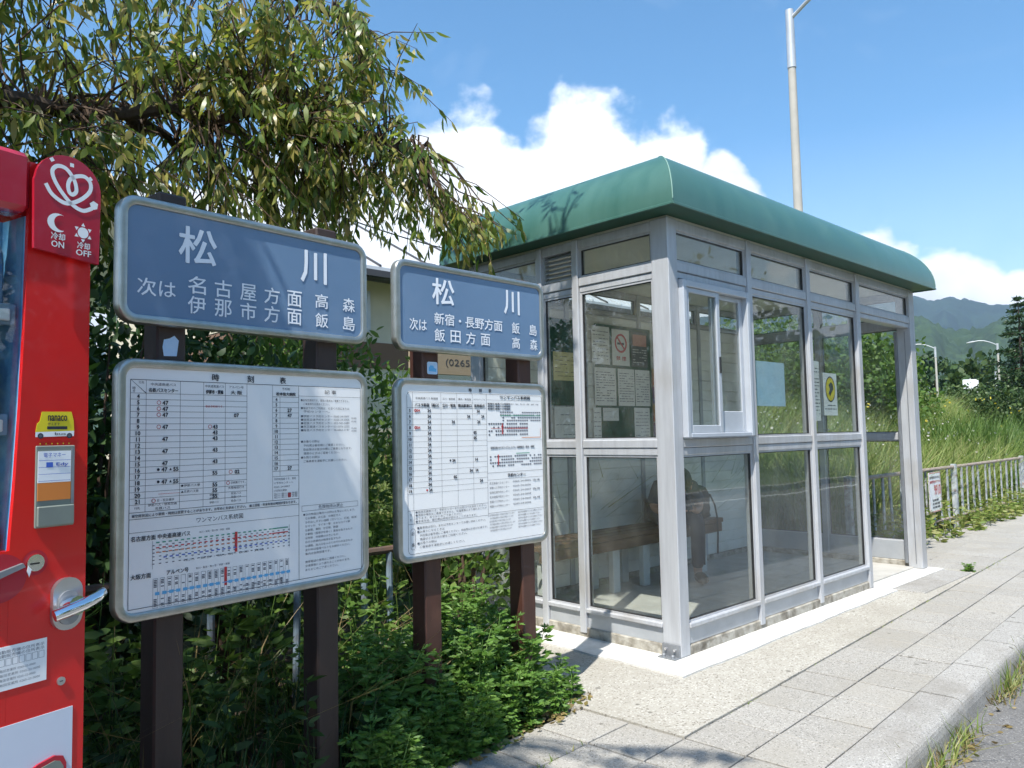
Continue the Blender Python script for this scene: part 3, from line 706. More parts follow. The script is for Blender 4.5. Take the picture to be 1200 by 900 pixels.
# sliding ticket window in the first bay
wf = MB(); X0, X1, Z0, Z1 = .094, .775, ZR1 + .006, ZT0 - .012
X0, X1 = .0945, .842
for bx in ((X0, X0 + .034, -.034, .05, Z0, Z1), (X1 - .034, X1, -.034, .05, Z0, Z1), (X0 + .034, X1 - .034, -.034, .05, Z1 - .04, Z1), (X0 + .034, X1 - .034, -.034, .05, Z0, Z0 + .026)): wf.box(*bx, c=.004)
win = wf.build('sliding_window', 'sash', SH)
part('fixed_stile', AL, (X1, FB[0][1], .01, .06, ZR1, ZT0)); part('window_sill', 'galvanised', (X0 + .01, X1 - .005, -.046, -.0345, Z0 - .004, Z0 + .004), c=0)
xm = (X0 + X1) / 2 - .005
def sash_(x0, x1, y, top, bottom, side):
    b = MB(); z0, z1 = Z0 + .0265, Z1 - .0405
    for bx in ((x0, x0 + side, y, y + .022, z0, z1), (x1 - side, x1, y, y + .022, z0, z1), (x0 + side, x1 - side, y, y + .022, z1 - top, z1), (x0 + side, x1 - side, y, y + .022, z0, z0 + bottom)): b.box(*bx, c=.003)
    s_ = b.build('sash', 'sash', win)
    b = MB(); b.box(x0 + side, x1 - side, y + .009, y + .013, z0 + bottom, z1 - top); b.build('sash_pane', 'glass', win)
    return s_
sash_(X0 + .0345, xm + .03, -.022, .03, .045, .036)
sash_(xm - .02, X1 - .0345, .006, .03, .13, .036)
b = MB(); b.box(xm + .004, xm + .02, -.030, -.0225, 1.62, 1.72, c=.003); b.build('window_latch', 'dark_plastic', win)
# roof: quarter-round edges, mitred at the corners
RX0, RX1, RY0, RY1, ZE = -.14, LX + .17, -.14, LY + .17, 2.535
b = MB(); loops = []
prof = [(0, 0), (0, .018)] + [(.43 * (1 - math.cos(R(t))), .018 + .40 * math.sin(R(t))) for t in range(8, 91, 6)] + [(.43, .418), (.9, .425)]
for ins, z in prof:
    loops.append([(RX0 + ins, RY0 + ins, ZE + z), (RX1 - ins, RY0 + ins, ZE + z), (RX1 - ins, RY1 - ins, ZE + z), (RX0 + ins, RY1 - ins, ZE + z)])
nl = len(loops)
for k in range(4):
    q = (k + 1) % 4; n0 = len(b.v)
    b.add([l[k] for l in loops] + [l[q] for l in loops], [(i, i + nl, i + nl + 1, i + 1) for i in range(nl - 1)])
b.add(loops[-1], [(0, 1, 2, 3)])
roof = b.build('roof', 'roof_green', SH, smooth=True)
for k in range(4):           # mitre seams
    pts = [Vector(l[k]) + Vector((0, 0, .001)) for l in loops[1:-1]]
    MB().tube(pts, .0032, n=6).build('hip_seam', 'seam', roof, smooth=True)
b = MB(); oz = ZE - .001
o4 = [(RX0 + .004, RY0 + .004, oz), (RX1 - .004, RY0 + .004, oz), (RX1 - .004, RY1 - .004, oz), (RX0 + .004, RY1 - .004, oz)]
i4 = [(.015, .015, oz - .012), (LX - .015, .015, oz - .012), (LX - .015, LY - .015, oz - .012), (.015, LY - .015, oz - .012)]
b.add(o4 + i4, [(i, i + 4, (i + 1) % 4 + 4, (i + 1) % 4) for i in range(4)]); b.build('soffit', 'soffit_green', roof)
b = MB(); e = .006
for (xa, xb, ya, yb) in ((RX0 - .002, RX1 + .002, RY0 - .006, RY0 + .006), (RX0 - .002, RX1 + .002, RY1 - .006, RY1 + .006), (RX0 - .006, RX0 + .006, RY0 + .0065, RY1 - .0065), (RX1 - .006, RX1 + .006, RY0 + .0065, RY1 - .0065)):
    b.box(xa, xb, ya, yb, ZE - .012, ZE + .003, c=.002)
b.build('eave_trim', 'roof_green', roof)
# anchor plate at the foot of the near corner post
an = part('anchor_bracket', 'galvanised', (-.014, -.002, .002, .118, .018, .085), (-.06, -.0145, .002, .118, .015, .021), c=.001)
for y in (.03, .09):
    b = MB(); b.lathe([(.011, .021), (.011, .033), (.007, .036)], -.04, y, 6); b.build('bolt', 'galvanised', an)
    b = MB(); b.tube([(-.002, y, .058), (-.026, y, .058)], .008, 6); b.build('bolt', 'key_steel', an)

# ------------------------------------------------------------------ inside the shelter
bench = tag(empty('bench', (sx + .25, 3.88, .022)), 'long dark wooden bench on white legs inside the shelter', 'bench')
for k in range(3):
    b = MB(); b.box(0, 2.42, .002 + k * .118, .112 + k * .118, .415, .455, c=.006); b.build('seat_plank', 'bench_wood', bench)
b = MB(); b.box(.02, 2.40, .006, .03, .335, .4135, c=.004); b.build('front_board', 'bench_wood', bench)
for x in (.06, .86, 1.25, 2.10):
    for y in (.04, .26):
        b = MB(); b.box(x, x + .085, y, y + .05, 0, .4145, c=.004); b.build('leg', 'bench_white', bench)
    b = MB(); b.box(x + .02, x + .06, .0905, .2595, .35, .40, c=.003); b.build('crossbar', 'bench_white', bench)

def notice(name, label, x0, x1, z0, z1, m, y=None, cat='notice', group=None, thick=.0016):
    y = sy + LY - .0645 if y is None else y
    o = empty(name, ((x0 + x1) / 2, y, z0)); tag(o, label, cat, group)
    w, h = x1 - x0, z1 - z0; b = MB(); b.box(-w / 2, w / 2, -thick, 0, 0, h); b.build('sheet', m, o)
    return o, w, h
def lines_of(o, w, h, rows, m='ink_grey', top=.9, bot=.08, y=-.0026, dens=.8):
    b = MB()
    for k in range(rows):
        z = h * (bot + (top - bot) * (k + .5) / rows); x = -w * .43
        while x < w * .40:
            l = random.uniform(.012, .05)
            if random.random() < dens: b.quad(x, min(x + l, w * .43), z, z + h * .018, y)
            x += l + random.uniform(.004, .014)
    b.build('printed_lines', m, o)
YW = sy + LY - .0665
gb, w, h = notice('notice_board', 'large green pin board on the back wall behind the corner window', 5.03, 5.80, 1.19, 2.20, 'board_green', cat='notice board', thick=.012)
gb2, w, h = notice('notice_board', 'narrow green pin board on the back wall beside the louvre mullion', 4.46, 4.80, 1.50, 2.20, 'board_green', cat='notice board', thick=.012)
YP = YW - .0125
o, w, h = notice('poster', 'yellow notice with dark lines pinned on the narrow green board', 4.50, 4.79, 1.70, 1.93, 'paper_yellow', YP); lines_of(o, w, h, 6, 'ink')
o, w, h = notice('poster', 'plain white notice sheet below the narrow green board', 4.50, 4.79, 1.20, 1.49, 'paper', YP); lines_of(o, w, h, 3)
o, w, h = notice('poster', 'white text sheet left of the no smoking sign', 4.975, 5.21, 1.855, 2.178, 'paper', YP); lines_of(o, w, h, 9)
nsx0, nsx1, nsz0, nsz1 = 5.245, 5.485, 1.855, 2.17
o, w, h = notice('no_smoking_sign', 'white no smoking sign with red ring on the back wall', nsx0, nsx1, nsz0, nsz1, 'paper', YP, cat='sign')
def disc_ring(b, cx, cz, r0, r1, y, n=28, sxk=1.0):
    p = [(cx + r0 * sxk * math.cos(2 * math.pi * k / n), y, cz + r0 * math.sin(2 * math.pi * k / n)) for k in range(n)]
    q = [(cx + r1 * sxk * math.cos(2 * math.pi * k / n), y, cz + r1 * math.sin(2 * math.pi * k / n)) for k in range(n)]
    b.add(p + q, [(i, (i + 1) % n, (i + 1) % n + n, i + n)[::-1] for i in range(n)])
def disc(b, cx, cz, r, y, n=24, sxk=1.0):
    b.poly([(cx + r * sxk * math.cos(2 * math.pi * k / n), cz + r * math.sin(2 * math.pi * k / n)) for k in range(n)], y)
b = MB(); disc_ring(b, 0, h * .62, .065, .084, -.003)
b.add([(-.055, -.0032, h * .62 + .045), (-.042, -.0032, h * .62 + .056), (.055, -.0032, h * .62 - .045), (.042, -.0032, h * .62 - .056)], [(0, 3, 2, 1)])
b.build('red_ring', 'ink_red', o)
b = MB(); b.quad(-.05, .045, h * .62 - .012, h * .62 + .006, -.0026); b.build('cigarette', 'ink', o)
b = MB(); put_text(b, '禁 煙', -.07, .07, h * .14, h * .26, -.003, .02); b.build('lettering', 'ink_red', o)
o, w, h = notice('poster', 'dark poster with a pink heading right of the no smoking sign', 5.515, 5.75, 1.855, 2.165, 'paper_dark', YP)
b = MB(); b.quad(-w * .42, w * .42, h * .60, h * .93, -.003); b.build('heading', 'paper_pink', o); lines_of(o, w, h, 6, 'paper', top=.52)
for nm, x0, x1 in (('white timetable sheet lowest left of the big board', 5.0, 5.285), ('white timetable sheet in the middle of the big board', 5.315, 5.545), ('white timetable sheet at the right of the big board', 5.557, 5.77)):
    o, w, h = notice('poster', nm, x0, x1, 1.505, 1.828, 'paper', YP); lines_of(o, w, h, 12)
o, w, h = notice('poster', 'small white card at the foot of the big board', 5.10, 5.31, 1.375, 1.485, 'paper', YP); lines_of(o, w, h, 2)
o, w, h = notice('poster', 'tall narrow white sheet at the lower left of the big board', 4.975, 5.075, 1.21, 1.487, 'paper', YP); lines_of(o, w, h, 6)
o, w, h = notice('poster', 'white sheet at the lower right of the big board', 5.53, 5.755, 1.205, 1.49, 'paper', YP); lines_of(o, w, h, 8)
for k, (m_, nm) in enumerate((('leaflet_a', 'lowest coloured leaflet in the column beside the big board'), ('leaflet_b', 'second coloured leaflet from below beside the big board'), ('leaflet_a', 'third coloured leaflet from below beside the big board'), ('leaflet_b', 'topmost coloured leaflet beside the big board'))):
    o, w, h = notice('leaflet', nm, 5.815, 5.935, 1.20 + k * .165, 1.355 + k * .165, m_, YP, cat='leaflet', group='leaflets on the back wall')
    lines_of(o, w, h, 3, 'paper')
# sheets taped behind the front glazing
YG = sy + GB + .006
o, w, h = notice('poster', 'pale blue back of a poster taped in the front glass', 4.71, 5.10, 1.43, 1.73, 'paper_cool', YG + .002)
o, w, h = notice('poster', 'white timetable sheet taped in the front glass', 5.50, 5.64, 1.33, 1.77, 'paper', YG + .002); lines_of(o, w, h, 14, 'ink_grey')
o, w, h = notice('poster', 'white poster with a yellow oval emblem in the front glass', 5.70, 5.93, 1.37, 1.69, 'paper', YG + .002)
b = MB(); disc(b, 0, h * .62, .098, -.003, sxk=.85); b.build('oval_rim', 'ink', o)
b = MB(); disc(b, 0, h * .62, .088, -.0036, sxk=.85); b.build('oval_field', 'sticker_yellow', o)
b = MB(); b.poly([(-.035, h * .62 - .03), (-.01, h * .62 - .055), (.02, h * .62 - .02), (.05, h * .62 + .0), (.045, h * .62 + .035), (.01, h * .62 + .055), (-.03, h * .62 + .03), (-.01, h * .62)], -.0042); b.build('emblem', 'ink', o)
lines_of(o, w, h, 2, 'ink', top=.27, bot=.1)
# tension wires / blind lines on the back wall are the siding joints

# person sitting bent forward on the bench
def skin_body(name, chains, m, parent, sub=1, kindroot=(0, 0)):
    """chains: list of (list of (x,y,z,r)) ; equal points are welded"""
    vs = []; rad = []; es = []; key = {}
    for ch in chains:
        last = None
        for x, y, z, r in ch:
            k = (round(x, 4), round(y, 4), round(z, 4))
            if k not in key: key[k] = len(vs); vs.append((x, y, z)); rad.append(r)
            i = key[k]
            if last is not None and last != i: es.append((last, i))
            last = i
    me = bpy.data.meshes.new(name); me.from_pydata(vs, es, []); o = link(name, me, parent)
    md = o.modifiers.new('skin', 'SKIN'); md.use_smooth_shade = True
    if not me.skin_vertices: pass
    sv = me.skin_vertices[0].data
    for i, r in enumerate(rad):
        r = r if isinstance(r, tuple) else (r, r); sv[i].radius = r; sv[i].use_root = (i == 0)
    s_ = o.modifiers.new('sub', 'SUBSURF'); s_.levels = sub; s_.render_levels = sub + 1
    me.materials.append(MATS[m]); return o
def ellipsoid(name, c, r, m, parent, rot=(0, 0, 0), seg=20, ring=12, cut=None, wob=0.0):
    bm = bmesh.new(); bmesh.ops.create_uvsphere(bm, u_segments=seg, v_segments=ring, radius=1.0)
    M_ = Matrix.Translation(c) @ Matrix.Rotation(rot[2], 4, 'Z') @ Matrix.Rotation(rot[0], 4, 'X') @ Matrix.Diagonal((*r, 1))
    if cut: bmesh.ops.delete(bm, geom=[v for v in bm.verts if cut(v.co)], context='VERTS')
    if wob:
        for v in bm.verts: v.co *= 1 + random.uniform(-wob, wob)
    bm.transform(M_); me = bpy.data.meshes.new(name); bm.to_mesh(me); bm.free()
    me.polygons.foreach_set('use_smooth', [True] * len(me.polygons)); me.materials.append(MATS[m]); return link(name, me, parent)
def build_person():
    o = tag(empty('person', (5.74, 4.05, .022), R(-37)), 'person with dark hair in dark clothes sitting bent forward on the bench', 'person')
    hipz = .56
    ch = [[(0, .06, hipz, .12), (0, -.01, .655, .115), (0, -.12, .745, .118), (0, -.23, .79, .10), (0, -.28, .80, .052), (0, -.325, .815, .075), (0, -.37, .815, .088), (0, -.405, .785, .06)]]
    for s_ in (-1, 1):
        ch.append([(0, .06, hipz, .12), (s_ * .085, .03, .535, .088), (s_ * .12, -.18, .525, .075), (s_ * .13, -.38, .50, .056), (s_ * .13, -.37, .27, .05), (s_ * .13, -.35, .075, .036), (s_ * .13, -.39, .04, .034), (s_ * .135, -.49, .03, .028)])
        ch.append([(0, -.23, .79, .10), (s_ * .15, -.225, .775, .056), (s_ * .195, -.235, .68, .045), (s_ * .20, -.25, .60, .039), (s_ * .13, -.37, .59, .032), (s_ * .075, -.445, .61, .026), (s_ * .055, -.48, .62, .027)])
        px, py, pz = s_ * .055, -.48, .62
        for k in range(4):
            dx = (k - 1.5) * .012
            ch.append([(px, py, pz, .027), (px + dx * .9, py - .04, pz + .008, .0085), (px + dx * 1.2 - s_ * .012, py - .066 + abs(k - 1.4) * .004, pz + .0, .0075), (px + dx * 1.1 - s_ * .026, py - .075 + abs(k - 1.4) * .006, pz - .018, .0068)])
        ch.append([(px, py, pz, .027), (px - s_ * .022, py - .018, pz + .020, .0095), (px - s_ * .034, py - .042, pz + .022, .0078)])
    skin_body('body', ch, 'skin', o)
    shirt = [[(0, .065, hipz, .135), (0, -.01, .655, .128), (0, -.12, .745, .131), (0, -.23, .79, .108)]]
    for s_ in (-1, 1): shirt.append([(0, -.23, .79, .108), (s_ * .15, -.225, .775, .068), (s_ * .198, -.235, .68, .056), (s_ * .20, -.245, .63, .052)])
    skin_body('shirt', shirt, 'shirt', o)
    tr = []
    for s_ in (-1, 1): tr.append([(0, .065, hipz - .005, .138), (s_ * .085, .03, .535, .098), (s_ * .12, -.18, .528, .086), (s_ * .13, -.38, .503, .066), (s_ * .13, -.37, .27, .060), (s_ * .13, -.35, .10, .050)])
    skin_body('trousers', tr, 'trousers', o)
    for s_ in (-1, 1): ellipsoid('shoe', (s_ * .133, -.425, .045), (.047, .125, .045), 'shoe', o)
    ellipsoid('hair', (0, -.352, .845), (.100, .116, .105), 'hair', o, rot=(R(48), 0, 0), seg=28, ring=18, wob=.025, cut=lambda c: c.z < -.5 and c.y < .3)
    for s_ in (-1, 1): ellipsoid('ear', (s_ * .090, -.355, .79), (.012, .02, .03), 'skin', o)
    ellipsoid('nose', (0, -.450, .762), (.013, .020, .016), 'skin', o)
    for s_ in (-1, 1): ellipsoid('eye', (s_ * .03, -.448, .786), (.010, .007, .006), 'dark_plastic', o)
    ellipsoid('mouth', (0, -.432, .735), (.020, .008, .005), 'ink_red', o)
    ph = empty('mobile_phone', (5.74 + .545 * math.sin(R(-37)), 4.05 - .545 * math.cos(R(-37)), .022 + .625)); tag(ph, 'small dark phone held by the person on the bench', 'phone'); ph.rotation_euler = (R(-35), 0, R(-37))
    b = MB(); b.box(-.036, .036, -.004, .004, -.01, .13, c=.003); b.build('case', 'dark_plastic', ph)
    b = MB(); b.box(-.032, .032, .0042, .0052, -.002, .122); b.build('screen', 'display_blue', ph)
build_person()

def build_bag():
    o = tag(empty('backpack', (6.10, 4.02, .478)), 'brown grey backpack with hanging straps on the end of the bench', 'backpack')
    bm = bmesh.new(); bmesh.ops.create_cube(bm, size=1.0); bmesh.ops.subdivide_edges(bm, edges=bm.edges[:], cuts=5, use_grid_fill=True)
    for v in bm.verts:
        x, y, z = v.co; d = max(abs(x), abs(y), abs(z)); sph = v.co.normalized() * .62
        q = v.co.lerp(sph, .45); taper = 1 - .22 * (z + .5)
        v.co = Vector((q.x * .32 * taper + .02 * math.sin(z * 7), q.y * .20 * taper, (q.z + .5) * .30))
        v.co += Vector((random.uniform(-.004, .004),) * 3)
    me = bpy.data.meshes.new('bag_body'); bm.to_mesh(me); bm.free(); me.polygons.foreach_set('use_smooth', [True] * len(me.polygons)); me.materials.append(MATS['bag_cloth']); link('bag_body', me, o)
    ellipsoid('front_pocket', (.0, -.10, .10), (.105, .035, .075), 'bag_cloth', o)
    ellipsoid('top_flap', (.0, -.01, .265), (.135, .085, .045), 'bag_cloth', o)
    for x, l in ((-.09, .34), (.13, .27)):
        b = MB(); b.tube([(x, -.09, .22), (x + .01, -.135, .12), (x + .01, -.155, .0), (x + .004, -.16, -.12), (x - .008, -.158, -.04 - l)], .008, 6); b.build('strap', 'strap', o, smooth=True)
    b = MB(); b.tube([(-.05, 0, .29), (-.04, 0, .325), (0, 0, .34), (.04, 0, .325), (.05, 0, .29)], .009, 6); b.build('handle', 'strap', o, smooth=True)
build_bag()

# ------------------------------------------------------------------ the two bus stop signs
def framed_board(parent, name, z0, z1, panel_m):
    """rounded aluminium frame round a recessed panel; front at y=0"""
    N = 7
    def lp(ins, y, r): return [(x, y, z) for x, z in rrect(ins, .9 - ins, z0 + ins, z1 - ins, max(r, .004), N)]
    fr = ring_profile([lp(.012, .036, .045), lp(0, .034, .052), lp(0, .006, .052), lp(.003, .0015, .050), lp(.008, 0, .046), lp(.022, .0005, .034), lp(.0255, .003, .031), lp(.0265, .0085, .030)])
    board = fr.build(name, 'frame_metal', parent, smooth=True)
    b = MB(); b.poly([(x, z) for x, z in rrect(.0255, .8745, z0 + .0255, z1 - .0255, .031, N)], .008); b.build('panel', panel_m, board)
    b = MB(); b.poly([(x, z) for x, z in rrect(.012, .888, z0 + .012, z1 - .012, .045, N)][::-1], .0355); b.build('back_plate', 'galvanised', board)
    for x, z in ((.03, z0 + .012), (.87, z0 + .012), (.03, z1 - .012), (.87, z1 - .012)):
        pass
    return board
YL = .0068
def chars(b, s_, x0, x1, z0, z1, bold, w=None):
    n = len(s_); w = w or (z1 - z0) * 1.02
    for i, c in enumerate(s_):
        x = x0 + (x1 - x0 - w) * (i / (n - 1) if n > 1 else 0)
        put_text(b, c, x, x + w, z0, z1, YL, bold)
def header(parent, z0, z1, rows):
    bd = framed_board(parent, 'header_board', z0, z1, 'sign_blue')
    for s_, x0, x1, a, c, bold, w in rows:
        b = SB('lettering', 'letter_white', bd)
        if w == 0: put_text(b, s_, x0, x1, a, c, YL, bold)
        else: chars(b, s_, x0, x1, a, c, bold, w)
        b.build('lettering', 'letter_white', bd)
    return bd
def posts(parent, us, m, top):
    for u in us:
        b = MB(); b.box(u, u + .09, .038, .128, -.3, top, c=.006); b.build('post', m, parent)
def txt(b, s_, cx, cz, h, w=None, bold=.0, left=False):
    V, F = glyphs(s_)
    if len(V) == 0: return
    lo, hi = V.min(0), V.max(0); sc = h / .72; W = w if w else (hi[0] - lo[0]) * sc
    x0 = cx if left else cx - W / 2
    zl = cz + (lo[1] - .36) * sc; zh = cz + (hi[1] - .36) * sc
    put_text(b, s_, x0, x0 + W, zl, zh, YL, bold)
Z0, Z1 = .763, 1.513
HB0, HB1 = 1.615, 1.990

S1 = tag(empty('bus_stop_sign', (.708, 2.347, 0), .107), 'bus stop sign nearest the red vending machine, blue header over white timetable', 'bus stop sign', 'bus stop signs on brown posts')
posts(S1, (.13, .70), 'post_brown_shaded', 2.03)
header(S1, HB0, HB1, [('松', .178, .302, 1.815, 1.930, .022, 0), ('川', .612, .722, 1.815, 1.930, .026, 0), ('次は', .055, .170, 1.699, 1.752, .01, 0),
    ('名古屋方面', .208, .616, 1.723, 1.778, .012, .058), ('伊那市方面', .208, .616, 1.661, 1.716, .012, .058), ('高森', .672, .845, 1.730, 1.781, .012, .054), ('飯島', .672, .845, 1.662, 1.713, .012, .054)])
T1 = framed_board(S1, 'timetable_board', Z0, Z1, 'sign_white')

def time_table_one(bd):
    g = MB(); top, bot = 1.452, .800; L_, Rr, mid = .040, .868, .603
    rows0, rh = 1.413, .0178
    hline(g, L_, Rr, top, YL, .0016); hline(g, L_, Rr, bot, YL, .0016); vline(g, L_, bot, top, YL, .0016); vline(g, Rr, bot, top, YL, .0016); vline(g, mid, bot, top, YL, .0012)
    zb = rows0 - rh * 18; zl = 1.071
    for x in (.085, .187, .261, .333, .408): vline(g, x, zl, top, YL)
    for k in range(19): hline(g, L_, .408, rows0 - rh * k, YL)
    hline(g, L_, mid, zl, YL, .0013); hline(g, L_, mid, 1.052, YL, .0013); hline(g, L_, mid, 1.014, YL)
    vline(g, .502, zl, top, YL); vline(g, .530, rows0 - .0178 * 14.8, rows0, YL)
    for k in range(16): hline(g, .502, mid, rows0 - .0176 * k, YL)
    hline(g, mid, Rr, 1.418, YL); 
    for z in (1.044, 1.026): hline(g, .615, .853, z, YL)
    for x in (.615, .853): vline(g, x, 1.026, 1.044, YL)
    g.add([(L_, YL, top - .0004), (L_ + .001, YL, top), (.085, YL, rows0 + .0012), (.0838, YL, rows0)], [(0, 3, 2, 1)])
    g.build('rule_lines', 'ink', bd)
    big = SB('heading', 'ink', bd)
    for c, x in (('時', .300), ('刻', .421), ('表', .541)): txt(big, c, x, 1.4675, .0175, .024, .02)
    txt(big, '記 事', .735, 1.434, .011, .05, .0); txt(big, 'ワンマンバス系統図', .318, 1.032, .0125, .155, 0)
    txt(big, '名鉄バスセンター', .136, 1.4225, .0098, .088, .02); txt(big, '伊那市・箕輪', .297, 1.4225, .0098, .058, .03); txt(big, '大 阪', .371, 1.4225, .0098, .04, .02); txt(big, '松本信大病院', .553, 1.4225, .0092, .075, .03)
    txt(big, '名古屋方面 中央道高速バス', .046, .996, .0115, .175, .012, left=True); txt(big, '大阪方面', .046, .889, .0115, .058, .012, left=True); txt(big, 'アルペン号', .15, .889, .0112, .066, .012, left=True)
    big.build('headings', 'ink', bd)
    sm = SB('table_entry', 'ink', bd)
    txt(sm, '中央道高速バス', .136, 1.440, .0068, .075); txt(sm, '中央道高速バス', .297, 1.440, .0066, .062); txt(sm, 'アルペン号', .371, 1.440, .0066, .05); txt(sm, '予約制', .553, 1.440, .0066, .03)
    txt(sm, '行先', .071, 1.444, .006); txt(sm, '時', .050, 1.427, .007); txt(sm, '分', .050, 1.419, .006)
    for k in range(18): txt(sm, str(4 + k), .0625, rows0 - rh * (k + .5), .0128, None, .05)
    txt(sm, '行先', .0625, zl + .012, .006)
    for k in range(14): txt(sm, str(4 + k), .516, rows0 - .0176 * (k + .5), .0112, None, .04)
    def T(h_, x, s_): txt(sm, s_, x, rows0 - rh * (h_ - 4 + .5), .0130, None, .05)
    for h_ in (5, 6, 7, 9, 11, 13, 15): T(h_, .1415, '47')
    for h_ in (16, 18): T(h_, .1405, '47'); T(h_, .175, '55')
    for h_ in (9, 10, 11, 13, 15): T(h_, .299, '43')
    for h_ in (17, 19, 20, 21): T(h_, .299, '55')
    T(7, .371, '07'); T(17, .374, '02')
    for h_, s_ in ((6, '27'), (7, '47'), (17, '27')): txt(sm, s_, .567, rows0 - .0176 * (h_ - 4 + .5), .0125, None, .05)
    for h_ in (16, 18):
        z = rows0 - rh * (h_ - 4 + .5); disc(sm, .1225, z, .0042, YL, 12); sm.poly([(.155, z - .0038), (.163, z - .0038), (.159, z + .0042)], YL)
    txt(sm, '●伊那バス便', .191, rows0 - rh * 15.4, .006, .06, 0, True); txt(sm, '▲名鉄バス便', .191, rows0 - rh * 16.4, .006, .055, 0, True)
    txt(sm, '土・日・祝日運休', .136, zl + .030, .006, .07); txt(sm, '伊那バス・信南交通', .136, zl + .018, .0062, .085); txt(sm, '名鉄バス', .136, zl + .007, .0062, .045)
    for z in (.034, .023, .011): txt(sm, '伊那バス', .297, zl + z, .0055, .03); txt(sm, '阪急バス', .371, zl + z, .0055, .034)
    txt(sm, '日祝運行です。', .378, rows0 - rh * 15.4, .006, .05); txt(sm, '大阪梅田行き', .371, rows0 - rh * 16.3, .006, .055)
    sm.build('times', 'ink', bd)
    rd = MB()
    for h_ in (5, 6, 7, 9): disc_ring(rd, .1225, rows0 - rh * (h_ - 4 + .5), .0048, .0062, YL, 16)
    disc_ring(rd, .2825, rows0 - rh * 5.5, .0048, .0062, YL, 16); disc_ring(rd, .352, rows0 - rh * 13.5, .0048, .0062, YL, 16); disc_ring(rd, .1095, zl + .030, .0045, .006, YL, 16); disc_ring(rd, .343, rows0 - rh * 15.4, .0045, .006, YL, 16)
    txt(rd, '事前予約制です。', .297, rows0 - rh * 2.0, .006, .06)
    hline(rd, .123, .187, rows0 - rh * 16.5, YL, .001); rd.quad(.560, .572, 1.078, 1.093, YL); rd.quad(.367, .376, .922, .984, YL); rd.quad(.332, .341, .824, .880, YL)
    rd.build('red_marks', 'ink_red', bd, kind='stuff')
    fine = MB(); z = 1.061
    txt(fine, '■空席状況により車両・時刻は変更することがあります。お早めにお求めください。  ■土日祝・年末年始は時刻が変わります。', .048, z, .0072, .545, .01, True)
    notes = ['■座席定員制です。満席の場合はご乗車できません。', '　ご乗車券をお求めください。', '■電話予約のご利用は、お近くの窓口または', '　予約センターへ。', '■伊那バス予約センター 0265-24-0007', '■信南交通予約センター 0265-24-0005', '■名鉄バス予約センター 052-582-0489', '■京王高速バスセンター 03-5376-2222', '■阪急バス予約センター 06-6866-3147']
    zz = [1.404, 1.391, 1.377, 1.365, 1.349, 1.337, 1.325, 1.313, 1.301]
    for s_, z in zip(notes, zz): txt(fine, s_.strip('　'), .612 + (.01 if s_[0] == '　' else 0), z, .0066, .205 if len(s_) > 15 else .11, .0, True)
    for z in (1.343, 1.331, 1.307, 1.297): txt(fine, '10:00', .838, z, .006, .022)
    for i, s_ in enumerate(['■お乗りの際は', '予約席は番号順にご乗車ください。', '自由席はお並びの順にご乗車となります。', '満席のときはご容赦ください。', '■お降りの際は', 'ご乗車券を運転手にお渡しください。']): txt(fine, s_, .612 + (0 if s_[0] == '■' else .010), 1.262 - i * .0135, .0066, min(.235, .0108 * len(s_)), 0, True)
    txt(fine, '危険物持込禁止', .735, 1.035, .010, .105, .0)
    body = ['●次の物品は車内への持込を禁止いたします。', '①火薬類、火工品　②高圧ガス', '③引火しやすい油類（ガソリン、灯油、軽油）', '④マッチ、ライター等　⑤セルロイド類', '⑥劇薬、毒物　⑦刃物、銃器', '⑧動物（盲導犬を除く）悪臭を発するもの', '⑨死体　⑩容積の大きいもの', '⑪その他車内の秩序を乱すもの', '⑫通路、出入口をふさぐおそれのあるもの', '走行中は座席ベルトをお締めください。', '車内は全席禁煙です。', '', '携帯電話の使用はご遠慮ください。', '交通事情により遅れることがあります。', 'あらかじめご了承ください。']
    for i, s_ in enumerate(body):
        if s_: txt(fine, s_, .620 + (.008 if i else 0), 1.014 - i * .0133, .0062, min(.225, .0105 * len(s_)), 0, True)
    for i, s_ in enumerate(['予約制路線です。事前', 'に予約センターへ', '0265-24-0007', '土日祝は運休']): txt(fine, s_, .507, 1.140 - i * .0125, .0058, .085 - i * .012, 0, True)
    for k in range(3): txt(fine, '松川 駒ヶ根 伊那', .508, 1.092 - .006 * k, .0042, .09, 0, True)
    for x, z, w_ in ((.25, .996, .10), (.24, .889, .11), (.2, .918, .27), (.36, .813, .18)): txt(fine, '松川・飯島・駒ヶ根・伊那・箕輪', x, z, .005, w_, 0, True)
    fine.build('small_print', 'ink_grey', bd, kind='stuff')
    # route diagrams
    gr = MB(); stops = MB()
    def diagram(x0, x1, z0, z1, n):
        w_ = (x1 - x0) / n
        for k in range(n):
            x = x0 + w_ * (k + .14); xe = x + w_ * .66
            for a, c in ((z0, z0 + .0008), (z1 - .0008, z1)): stops.quad(x, xe, a, c, YL)
            for xx in (x, xe): stops.quad(xx - .0004, xx + .0004, z0, z1, YL)
            for q in range(5):
                if random.random() < .75: stops.quad(x + w_ * .12, xe - w_ * .12, z0 + (z1 - z0) * (.05 + .055 * q), z0 + (z1 - z0) * (.085 + .055 * q), YL)
                if random.random() < .75: stops.quad(x + w_ * .12, xe - w_ * .12, z1 - (z1 - z0) * (.085 + .055 * q), z1 - (z1 - z0) * (.05 + .055 * q), YL)
    diagram(.107, .567, .793, .877, 22)
    for x in np.linspace(.107, .56, 24):
        for q in range(6): stops.quad(x, x + .007, .918 + q * .0105, .9205 + q * .0105, YL)
    vline(stops, .108, .905, .985, YL); vline(stops, .565, .912, .988, YL)
    stops.build('stop_names', 'ink_grey', bd, kind='stuff')
